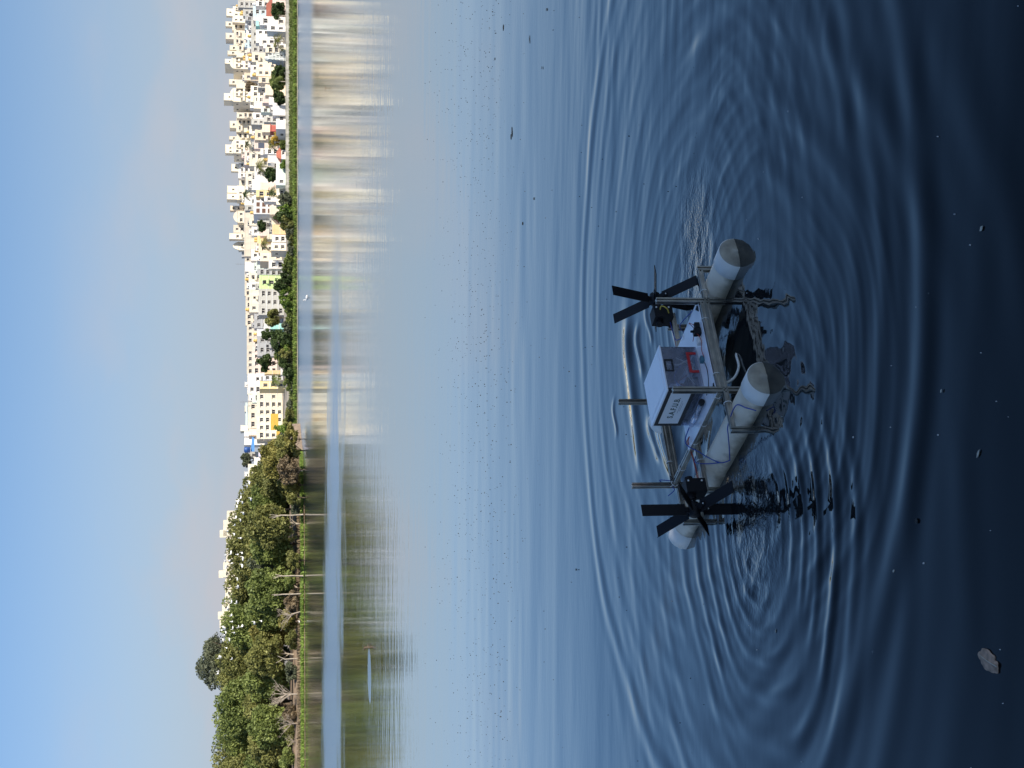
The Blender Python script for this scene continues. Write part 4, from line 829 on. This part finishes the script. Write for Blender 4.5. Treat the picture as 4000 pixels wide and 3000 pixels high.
def px_tree(name, y_, vtop, vlow, hwpx, D, leaf, label, vbase=None, **kw):
    m_ = D / F; gz = kw.pop('gz', 1.2); T_ = at_y(vtop, y_, D); Lw = at_y(vlow, y_, D)
    return tree(name, (T_.x, D, gz), T_.z - gz, hwpx * m_, max(.15, Lw.z - gz), leaf, label, **kw)
G1 = 'trees of the headland wood'
back = [(1905, 962, 70, 'olive'), (1990, 914, 72, 'olive'), (2080, 893, 78, 'olive'), (2172, 880, 76, 'olive'), (2268, 890, 74, 'olive'), (2362, 880, 76, 'green'), (2455, 866, 76, 'green'), (2560, 852, 80, 'olive'), (2660, 842, 80, 'olive'), (2760, 834, 80, 'green'), (2862, 832, 80, 'green'), (2965, 830, 82, 'olive'), (3060, 836, 80, 'olive')]
for i, (y_, v_, hw, lf) in enumerate(back):
    px_tree('wood_tree', y_, v_, 1090, hw * 1.38, 230 + (i % 3) * 5, lf, 'tall leafy tree at the back of the wood, %s from the bottom edge' % ordn(len(back) - 1 - i), n=15000, group=G1, size=.27, nclump=110)
front = [(1790, 1012, 1150, 62, 'yellow'), (1868, 1000, 1120, 60, 'olive'), (1955, 972, 1085, 62, 'green'), (2050, 960, 1092, 60, 'olive'), (2128, 968, 1172, 60, 'green'), (2215, 975, 1110, 58, 'grey'), (2300, 962, 1088, 60, 'green'), (2392, 955, 1095, 60, 'green'), (2470, 985, 1120, 56, 'yellow'), (2565, 960, 1085, 62, 'olive'), (2655, 955, 1080, 60, 'green'), (2745, 950, 1070, 60, 'olive'), (2835, 965, 1090, 58, 'green'), (2920, 955, 1160, 62, 'olive'), (3005, 960, 1165, 62, 'green')]
for i, (y_, v_, vl, hw, lf) in enumerate(front):
    px_tree('wood_tree', y_, v_, min(1184, vl + (34 if i in (2, 9, 11) else 62)), hw * 1.38, 214 + (i % 3) * 3, lf, '%s leafy tree along the front of the wood, %s from the bottom edge' % ({'grey': 'grey-green', 'bright': 'bright green', 'yellow': 'yellow-green', 'green': 'mid green', 'olive': 'olive green'}[lf], ordn(len(front) - 1 - i)), n=16000, group=G1, size=.27, nclump=120, bark=M_BARK if i in (2, 3, 5, 6, 9) else M_BARKD)
px_tree('crown_tree', 2580, 770, 905, 122, 330, 'grey', 'big rounded grey-green tree rising behind the wood against the sky', n=8500, size=.36, nclump=60, gz=2)
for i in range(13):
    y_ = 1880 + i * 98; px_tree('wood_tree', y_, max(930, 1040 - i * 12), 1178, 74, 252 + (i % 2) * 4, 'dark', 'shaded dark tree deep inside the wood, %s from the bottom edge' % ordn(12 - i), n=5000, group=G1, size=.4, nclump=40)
under = [(1715, 1100, 1172, 46, 'yellow', 'yellow-green'), (1762, 1060, 1176, 48, 'olive', 'olive'), (1835, 1085, 1182, 46, 'dry', 'dry brown'), (1895, 1098, 1184, 40, 'yellow', 'yellow-green'), (1945, 1120, 1184, 30, 'olive', 'olive'), (1985, 1130, 1185, 26, 'grey', 'grey-leaved'), (2190, 1110, 1186, 34, 'olive', 'olive'), (2275, 1105, 1160, 34, 'green', 'green'), (2350, 1110, 1170, 36, 'dry', 'dry brown'), (2425, 1075, 1165, 40, 'yellow', 'yellow-green'), (2500, 1110, 1182, 36, 'olive', 'olive'), (2620, 1105, 1170, 34, 'grey', 'grey-leaved'), (2790, 1110, 1184, 34, 'dry', 'dry brown'), (2870, 1105, 1186, 40, 'olive', 'olive'), (2960, 1095, 1188, 46, 'green', 'green')]
for i, (y_, v_, vl, hw, lf, nm) in enumerate(under):
    px_tree('bush', y_, v_, vl, hw * 1.2, 208 + (i % 2) * 2, lf, '%s undergrowth bush at the water side of the wood, %s from the bottom edge' % (nm, ordn(len(under) - 1 - i)), cat='bush', n=3400, size=.2, nclump=30, group='undergrowth of the wood', gz=.3, trunk=True)
# pale bare trees and slim pale trunks under the canopy
def bare(name, y_, vt, D, label, spread=1.0, lean=0.0, nb=9, gz=.6):
    T_ = at_y(vt, y_, D); H = T_.z - gz; e = empty(name, (T_.x, D, gz)); mm = MB()
    mm.tube([(0, 0, -.3), (lean * .3, 0, H * .25), (lean * .6, 0, H * .5)], [H * .028, H * .022, H * .016], 7); mm.build('trunk', M_DRYWOOD, e)
    mm = MB()
    for i in range(nb):
        an = random.uniform(0, 6.28); s_ = Vector((lean * .4, 0, H * random.uniform(.2, .48))); L_ = H * random.uniform(.25, .45) * spread
        e_ = s_ + Vector((math.cos(an) * L_, math.sin(an) * L_ * .6, H * random.uniform(.25, .5))); m_ = s_.lerp(e_, .5) + Vector((random.uniform(-.2, .2), 0, .15))
        mm.tube([s_, m_, e_], [H * .011, H * .008, H * .003], 5)
        for j in range(4):
            q = m_.lerp(e_, random.uniform(0, .9)); mm.tube([q, q + Vector((random.uniform(-.14, .14), random.uniform(-.1, .1), random.uniform(.05, .16))) * H], [H * .005, H * .002], 4)
    mm.build('branches', M_DRYWOOD, e); tag(e, label, 'tree', 'bare trees of the wood')
bare('bare_tree', 2718, 1035, 207, 'pale leafless tree with fanned branches at the water edge near the bottom', 1.1, .3, 16)
bare('bare_tree', 2828, 1070, 207, 'pale dry leafless tree second from the bottom edge by the water', 1.2, -.2, 18)
bare('bare_tree', 2390, 1065, 207, 'leaning bare grey tree beside the yellow-green bush', 1.2, -1.2, 12)
bare('bare_tree', 1840, 1085, 208, 'twiggy brown leafless bush tree near the point of the wood', 1.3, .2, 16)
bare('bare_tree', 2900, 1110, 207, 'small bare tangled tree under the olive trees by the bottom edge', 1.4, .2, 12)
for (y_, vt, ln, lb) in ((2012, 1062, -.5, 'slim pale trunk standing alone before the dark hollow'), (2252, 1075, .3, 'slim pale trunk right beside the grey-green front tree'), (2322, 1070, -.2, 'straight thin white trunk under the mid green trees'), (2578, 1085, .6, 'pale forked trunk in front of a dark hollow')):
    T_ = at_y(vt, y_, 207); H = T_.z - .5; e = empty('slim_trunk', (T_.x, 207, .5)); mm = MB()
    mm.tube([(0, 0, -.3), (ln * .2, 0, H * .35), (ln * .1, 0, H * .7), (ln, 0, H)], [.13, .11, .10, .06], 7); mm.build('trunk', M_BARK, e)
    mm = MB(); mm.tube([(ln * .1, 0, H * .8), (-ln * .5 - .2, .2, H * 1.08)], [.06, .03], 6); mm.tube([(ln * .12, 0, H * .72), (ln * .8 + random.uniform(-.5, .5), -.2, H * random.uniform(.95, 1.1))], [.05, .03], 6); mm.build('branches', M_BARK, e)
    tag(e, lb, 'tree', 'slim pale trunks of the wood')
# bright grass fringe and bank greenery (uncountable)
def fringe(name, pts, n, hgt, wid, leaf, label, spread=1.0):
    pts = [Vector(q) for q in pts]; u = RNG.uniform(0, len(pts) - 1.001, n); i0 = u.astype(int); f_ = u - i0
    A0_ = np.array([pts[i] for i in i0]); A1_ = np.array([pts[i + 1] for i in i0]); P = A0_ + (A1_ - A0_) * f_[:, None]
    P[:, 1] += RNG.uniform(-.3, spread, n); s = hgt * RNG.uniform(.5, 1.2, n)
    if callable(label): pass
    P[:, 2] += np.where(P[:, 1] > 500, np.maximum(0, (P[:, 1] - 539.5) * .38), (RNG.uniform(0, .25, n)))
    d = RNG.normal(size=(n, 3)) * .35; d[:, 2] = 1; d *= s[:, None]; wv = RNG.normal(size=(n, 3)); wv[:, 2] = 0; wv /= np.linalg.norm(wv, axis=1)[:, None]; wv *= wid * RNG.uniform(.6, 1.4, n)[:, None]
    Vv = np.stack([P - wv, P + wv, P + d + wv * .2, P + d - wv * .2], 1).reshape(-1, 3)
    o = link(name, mesh_np(name, Vv, np.arange(4 * n).reshape(-1, 4), [M_LEAF[leaf]], False, {'tint': np.repeat(RNG.uniform(0, 1, n), 4)}))
    return tag(o, label, 'grass', kind='stuff')
hp = [at_z(v_, y_, 0.02) for (v_, y_) in ((1183, 1760), (1187, 1830), (1188, 1950), (1189, 2200), (1190, 2500), (1191, 2800), (1192, 3080))]
for q in hp: q.z = .05
fringe('shore_grass', hp, 9000, .42, .10, 'bright', 'thin bright green grass fringe along the foot of the wood', 1.0)
hb = []
for q in hp: hb.append(Vector((q.x * 1.012, q.y * 1.012, .45)))
fringe('dry_grass', hb, 9000, .5, .12, 'dry', 'dry brown grass and litter on the slope under the wood', 7.0)
bp = [(at_y(1160, y_, 539.6).x, 539.6, .3) for y_ in range(1760, -80, -60)]
fringe('bank_grass', bp, 26000, .9, .22, 'green', 'green grass and weeds covering the bank below the wall', 6.5)
fringe('bank_weeds', bp, 5000, 1.2, .3, 'bright', 'brighter green weeds at the water line below the wall', 1.5)
# shrubs of the town bank
G2 = 'shrubs along the town bank'; shr = []
for y_ in range(772, 1745, 34):
    v_ = 1098 + 26 * math.sin(y_ * .021) + random.uniform(-12, 12) - (20 if 1260 < y_ < 1330 else 0) + (18 if 1400 < y_ < 1560 else 0)
    shr.append((y_ + random.uniform(-8, 8), v_, random.uniform(24, 34), random.choice(['green', 'olive', 'dark', 'dark', 'grey', 'olive', 'bright'])))
for i, (y_, v_, hw, lf) in enumerate(shr):
    px_tree('bank_shrub', y_, v_, 1160, hw, 541.5 + random.uniform(0, 3), lf, '%s shrub on the town bank, %s from the headland' % ({'grey': 'grey-green', 'bright': 'bright green', 'green': 'green', 'olive': 'olive', 'dark': 'dark green'}[lf], ordn(len(shr) - 1 - i)), cat='shrub', n=1900, size=.5, nclump=24, group=G2, gz=.9)
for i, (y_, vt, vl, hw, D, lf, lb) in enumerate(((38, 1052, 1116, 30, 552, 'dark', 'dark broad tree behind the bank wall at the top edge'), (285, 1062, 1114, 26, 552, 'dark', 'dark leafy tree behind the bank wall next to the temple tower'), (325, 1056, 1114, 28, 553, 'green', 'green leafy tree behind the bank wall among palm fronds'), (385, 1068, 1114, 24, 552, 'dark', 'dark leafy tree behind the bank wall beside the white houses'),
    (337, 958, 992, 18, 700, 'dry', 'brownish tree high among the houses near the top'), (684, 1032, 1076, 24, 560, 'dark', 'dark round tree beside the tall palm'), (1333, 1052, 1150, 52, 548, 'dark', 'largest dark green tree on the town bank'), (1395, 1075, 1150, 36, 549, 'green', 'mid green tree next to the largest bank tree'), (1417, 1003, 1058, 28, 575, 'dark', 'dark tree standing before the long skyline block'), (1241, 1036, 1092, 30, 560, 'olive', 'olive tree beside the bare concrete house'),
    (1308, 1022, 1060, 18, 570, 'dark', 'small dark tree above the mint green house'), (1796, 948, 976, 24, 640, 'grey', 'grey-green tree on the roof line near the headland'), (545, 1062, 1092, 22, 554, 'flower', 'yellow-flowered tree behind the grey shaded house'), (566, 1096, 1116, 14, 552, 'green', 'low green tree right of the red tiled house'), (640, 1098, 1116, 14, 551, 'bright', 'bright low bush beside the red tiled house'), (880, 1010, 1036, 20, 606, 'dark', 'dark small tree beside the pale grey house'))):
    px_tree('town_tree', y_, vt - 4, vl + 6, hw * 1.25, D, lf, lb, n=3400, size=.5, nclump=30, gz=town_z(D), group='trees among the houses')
def palm(y_, vc, rpx, D, label, lf='olive', nf=30):
    C_ = at_y(vc, y_, D); gz = town_z(D); e = empty('palm_tree', (C_.x, D, gz)); H = C_.z - gz; rad = rpx * D / F; mm = MB(); ln = random.uniform(-.08, .08) * H
    mm.tube([(0, 0, -.3), (ln * .3, 0, H * .4), (ln * .7, 0, H * .75), (ln, 0, H)], [.24, .19, .17, .14], 8); mm.build('trunk', M_BARK, e)
    for i in range(nf):
        an = i * 2.4 + random.uniform(-.2, .2); el = random.uniform(-.35, 1.15); L_ = rad * random.uniform(.85, 1.15); pts = []
        for s in range(7):
            u = s / 6; pts.append(Vector((ln, 0, H)) + Vector((math.cos(an) * math.cos(el) * L_ * u, math.sin(an) * math.cos(el) * L_ * u, math.sin(el) * L_ * u - .55 * L_ * u * u)))
        vs = []; fs = []; sd_ = Vector((-math.sin(an), math.cos(an), 0))
        for s in range(6):
            for sg in (-1, 1):
                for j in range(2):
                    q = pts[s].lerp(pts[s + 1], j * .5 + .1); q2 = pts[s].lerp(pts[s + 1], j * .5 + .42); wd = L_ * .30 * math.sin(math.pi * (s + .6) / 6.6) + .12; b_ = len(vs)
                    vs += [q, q2, q2 + sd_ * sg * wd + Vector((0, 0, -wd * .5)) + (pts[s + 1] - pts[s]) * .5]; fs.append((b_, b_ + 1, b_ + 2))
        V_ = np.array([tuple(q) for q in vs]); link('frond', mesh_np('frond', V_, np.array(fs), [M_LEAF[lf]], False, {'tint': np.full(len(V_), random.random())}), e)
    tag(e, label, 'palm tree', 'palms among the houses')
for a in ((161, 1080, 36, 551, 'round palm behind the bank wall below the cement houses', 'olive'), (60, 1080, 26, 550, 'palm overlapping the tall plain white house', 'dark'), (318, 1070, 30, 550, 'palm rising from the dark leafy trees by the temple tower', 'green'), (566, 1058, 34, 556, 'yellowish palm above the dark slim pole', 'olive'), (563, 962, 20, 690, 'small palm high on the slope behind the pink house', 'dark'),
    (652, 1012, 38, 566, 'tall spreading palm beside the dark round tree', 'olive'), (756, 1056, 26, 560, 'palm below the yellow house wall', 'dark'), (766, 958, 26, 690, 'palm against the far apartment blocks', 'dark'), (953, 1030, 30, 585, 'lone palm over the cream houses mid slope', 'olive'), (1485, 1070, 30, 556, 'palm below the tall white house near the yellow cube house', 'green')): palm(*a)

# ------------------------------------------------------------------ birds, snags, litter on the water
M_FEA = mat('white_feather', (0.86, 0.85, 0.82), 0.7); M_BEAK = mat('bird_beak', (0.5, 0.3, 0.06), 0.5)
def egret_meshes():
    mm = MB(); mm.lathe([(0, -.30), (.05, -.26), (.11, -.12), (.13, .02), (.10, .16), (.05, .22), (0, .24)], 10, 'x', (0, 0, .32))
    mm.tube([(.18, 0, .36), (.27, 0, .46), (.22, 0, .56), (.28, 0, .66)], [.05, .035, .03, .04], 7)
    body = mm.mesh('egret_body', M_FEA); mm = MB(); mm.tube([(.28, 0, .665), (.42, 0, .645)], [.018, .004], 6); beak = mm.mesh('beak', M_BEAK)
    mm = MB(); mm.tube([(0, .04, .24), (.02, .04, 0)], .012, 5); mm.tube([(0, -.04, .24), (.02, -.04, 0)], .012, 5); legs = mm.mesh('legs', M_TANKB)
    return body, beak, legs
EG = egret_meshes()
def egret(P, rz, s, label, group=None):
    e = empty('egret', P, rz); e.scale = (s, s, s); link('body', EG[0], e); link('beak', EG[1], e); link('legs', EG[2], e); return tag(e, label, 'bird', group)
spots = [(985, 1885), (975, 1900), (950, 1942), (942, 1955), (940, 1962), (957, 1963), (991, 1950), (935, 1978), (962, 2005), (932, 2020), (948, 2032), (926, 2050), (900, 2075), (924, 2087), (952, 2102), (898, 2145), (913, 2158), (955, 2160), (940, 2166), (892, 2168), (960, 2182), (905, 2190), (889, 2192), (917, 2200), (957, 2210), (893, 2215), (936, 2262), (938, 2288), (941, 2292), (913, 2350), (934, 2352), (899, 2378), (914, 2402), (900, 2377), (918, 2428), (1005, 2433), (1030, 2426), (883, 2449), (889, 2455), (918, 2452), (958, 2444), (940, 2447), (876, 2462), (891, 2470), (926, 2472), (867, 2565), (871, 2566), (915, 2572), (863, 2622), (861, 2630), (894, 2531), (880, 2500), (905, 2498), (887, 2481)]
ZB = 222
for i, (v_, y_) in enumerate(spots):
    egret(at_y(v_, y_, 209.5 if v_ > 950 else 226), random.uniform(0, 6.28), random.uniform(1.0, 1.35), 'white egret roosting in the treetops of the wood', 'egrets in the treetops')
q = at_z(1210, 1163); egret((q.x, q.y, -.06), 2.6, 1.1, 'lone white egret standing in the water before the town')
egret(at_y(1176, 2428, 206), 1, .8, 'white egret on the mud bank under the leaning bare tree')
# dark twig standing in the water and a slim reed
q = at_z(1443, 2530); e = empty('twig_snag', q); mm = MB()
mm.tube([(0, 0, -.1), (.008, 0, .05), (-.01, 0, .13)], [.032, .026, .016], 7); mm.tube([(0, 0, .06), (.055, 0, .13)], [.016, .008], 6); mm.tube([(0, 0, .08), (-.05, 0, .14)], [.016, .008], 6); mm.tube([(0, 0, .02), (.09, .01, .03)], [.022, .01], 6)
mm.build('twig', M_BARKD, e); tag(e, 'dark forked twig poking out of the calm green reflection', 'twig')
q = at_z(1282, 346); e = empty('reed', q); mm = MB(); mm.tube([(0, 0, -.1), (.02, 0, .14)], [.012, .01], 5); mm.tube([(-.12, 0, .15), (0, 0, .12), (.12, 0, .15)], [.01, .03, .01], 5); mm.build('stem', mat('reed_brown', (.25, .18, .1), .8), e)
tag(e, 'small brown floating reed head in the pale town reflection', 'reed')
# drifting leaves one can pick out
M_LFB = mat('drift_leaf_brown', (0.42, 0.28, 0.19), 0.8, var=0.5, scale=60); M_LFD = mat('drift_leaf_dark', (0.02, 0.022, 0.02), 0.8); M_LFP = mat('drift_leaf_pale', (0.5, 0.46, 0.36), 0.8)
def dleaf(v_, y_, lpx, wpx, ang, mtl, label, curl=.02, cat='leaf'):
    q = at_z(v_, y_, .002); m_ = (q - Vector((0, 0, EYE))).length / F; Ln, Wd = lpx * m_ / 2, wpx * m_ / 2; n_ = 9; vs = []; fs = []
    for i in range(n_):
        u = i / (n_ - 1) * 2 - 1; wv = Wd * max(.04, (1 - abs(u) ** 2.2)) * (1 + .15 * math.sin(7 * u + v_))
        for sg in (-1, 0, 1): vs.append((u * Ln, sg * wv, curl * Ln * (u * u * .5 + .35 * sg * sg) + .0012 + .03 * Wd * (1 + math.sin(5 * u + 2 * sg))))
    for i in range(n_ - 1):
        for s in (0, 1): fs.append((i * 3 + s, (i + 1) * 3 + s, (i + 1) * 3 + s + 1, i * 3 + s + 1))
    t_ = len(vs); vs += [(x, y, z - .0012) for (x, y, z) in vs]; fs += [tuple(i + t_ for i in f[::-1]) for f in fs]
    mm = MB(); mm.add(vs, fs, 0, True); o = mm.build('drifting_leaf', mtl, loc=q, rot=(0, 0, ang)); return tag(o, label, cat, 'litter drifting on the lake')
q = at_z(3862, 2582, .002); m_ = (q - Vector((0, 0, EYE))).length / F; vs = [(0, 0, .0022)]; n_ = 40
for ring in (.5, 1.0):
    for i in range(n_):
        a_ = 2 * math.pi * i / n_; r_ = 1 + .10 * math.sin(2 * a_ + .6) + .06 * math.sin(5 * a_) + .04 * math.sin(11 * a_ + 1) - .30 * math.exp(-((a_ - 5.35) / .16) ** 2) + .12 * math.exp(-((a_ - 4.9) / .2) ** 2)
        vs.append((math.cos(a_) * r_ * ring * 36 * m_, math.sin(a_) * r_ * ring * 74 * m_, -.0005 + .0018 * ring * (.5 + .5 * math.sin(3 * a_ + 1)) + .003 * math.exp(-((math.cos(a_) * ring - .15) / .22) ** 2)))
fs = [(0, 1 + i, 1 + (i + 1) % n_) for i in range(n_)] + [(1 + i, 1 + n_ + i, 1 + n_ + (i + 1) % n_, 1 + (i + 1) % n_) for i in range(n_)]
t_ = len(vs); vs += [(x, y, z - .0012) for (x, y, z) in vs]; fs += [tuple(i + t_ for i in f[::-1]) for f in fs] + [(1 + n_ + i, 1 + n_ + (i + 1) % n_, t_ + 1 + n_ + (i + 1) % n_, t_ + 1 + n_ + i)[::-1] for i in range(n_)]
mm = MB(); mm.add(vs, fs, 0, True); o = mm.build('drifting_leaf', M_LFB, loc=q, rot=(0, 0, -.08)); tag(o, 'large curled brown leaf drifting near the bottom right corner', 'leaf', 'litter drifting on the lake')
mm = MB(); mm.tube([(-.002, -62 * m_, .003), (0, 0, .0045), (.004, 58 * m_, .003)], [.0014, .001, .0006], 5); mm.build('vein', M_LFP, o)
dleaf(2000, 516, 44, 16, .25, M_LFD, 'long dark leaf drifting above the boat on open water'); dleaf(1996, 535, 24, 14, .3, M_LFD, 'short dark scrap touching the long dark leaf')
dleaf(1966, 108, 16, 24, 1.2, M_LFD, 'dark three-pointed scrap near the top edge'); dleaf(2068, 154, 34, 8, .1, M_LFD, 'thin dark twig scrap near the top edge'); dleaf(2135, 37, 12, 16, 0, M_LFD, 'round dark scrap closest to the top edge'); dleaf(1932, 230, 10, 12, 0, M_LFD, 'tiny dark scrap left of the twig scrap'); dleaf(2117, 265, 14, 10, .5, M_LFD, 'small dark scrap below the round one')
dleaf(2085, 776, 12, 14, 0, M_LFD, 'small dark scrap level with the right pipe end'); dleaf(2041, 873, 14, 14, .4, M_LFD, 'small dark scrap a little above the paddle wheel level'); dleaf(2250, 2225, 10, 12, .2, M_LFD, 'lone dark scrap left of the near paddle wheel')
dleaf(3258, 1981, 14, 30, 1.3, M_LFP, 'pale bud floating beyond the near paddle wheel reflection'); dleaf(3822, 1772, 12, 34, 1.0, M_LFP, 'pale pointed leaf scrap at the far right'); dleaf(3677, 1527, 10, 16, .9, M_LFP, 'tiny white scrap at the right of the bright ripple'); dleaf(3834, 893, 16, 24, .7, M_LFP, 'pale green scrap at the right in dark water')
dleaf(3580, 2035, 26, 20, 1.7, M_LFD, 'dark scrap riding on the broad bright ripple'); dleaf(3492, 2230, 10, 18, .5, M_LFP, 'pale scrap in the dark trough below the broad ripple'); dleaf(3030, 2465, 6, 18, 1.2, M_LFP, 'thin pale scrap left of the ring ripples')
# fine litter: hundreds of specks nobody would count
def specks(name, n, v0, v1, y0, y1, s0, s1, mtl, label, peak=None):
    vs, fs = [], []
    for i in range(n):
        v_ = random.uniform(v0, v1) if peak is None else min(v1, max(v0, random.gauss(peak, (v1 - v0) * .18))); y_ = random.uniform(y0, y1); q = at_z(v_, y_, .0025); m_ = (q - Vector((0, 0, EYE))).length / F
        a_ = random.uniform(0, 6.28); s_ = random.uniform(s0, s1) * m_; w_ = s_ * random.uniform(.3, .8); c_, d_ = math.cos(a_), math.sin(a_); b_ = len(vs); h_ = s_ * .12
        ring = [(1, 0), (.4, .9), (-.5, .8), (-1, 0), (-.4, -.9), (.5, -.8)]
        for hz, sc in ((-.004, 1.0), (h_, .55)):
            vs += [(q.x + c_ * rx * s_ * sc - d_ * ry * w_ * sc, q.y + d_ * rx * s_ * sc + c_ * ry * w_ * sc, q.z + hz) for (rx, ry) in ring]
        fs += [(b_ + 6, b_ + 7, b_ + 8, b_ + 9, b_ + 10, b_ + 11)] + [(b_ + j, b_ + (j + 1) % 6, b_ + 6 + (j + 1) % 6, b_ + 6 + j) for j in range(6)]
    mm = MB(); mm.add(vs, fs); return tag(mm.build(name, mtl), label, 'litter', kind='stuff')
specks('fine_litter', 1100, 1660, 2140, 0, 3000, 1.1, 3.0, mat('litter_dark', (0.03, 0.035, 0.04), .8), 'fine dark specks of litter scattered over the open water', 1860)
specks('scattered_litter', 70, 2100, 2750, 0, 3000, 1.5, 3.2, mat('litter_dark', (0.03, 0.035, 0.04), .8), 'sparse dark specks on the water around the boat')
specks('pale_litter', 35, 2700, 3990, 0, 3000, 1.5, 4.5, mat('litter_pale', (0.6, 0.6, 0.58), .8), 'sparse pale specks on the dark near water')
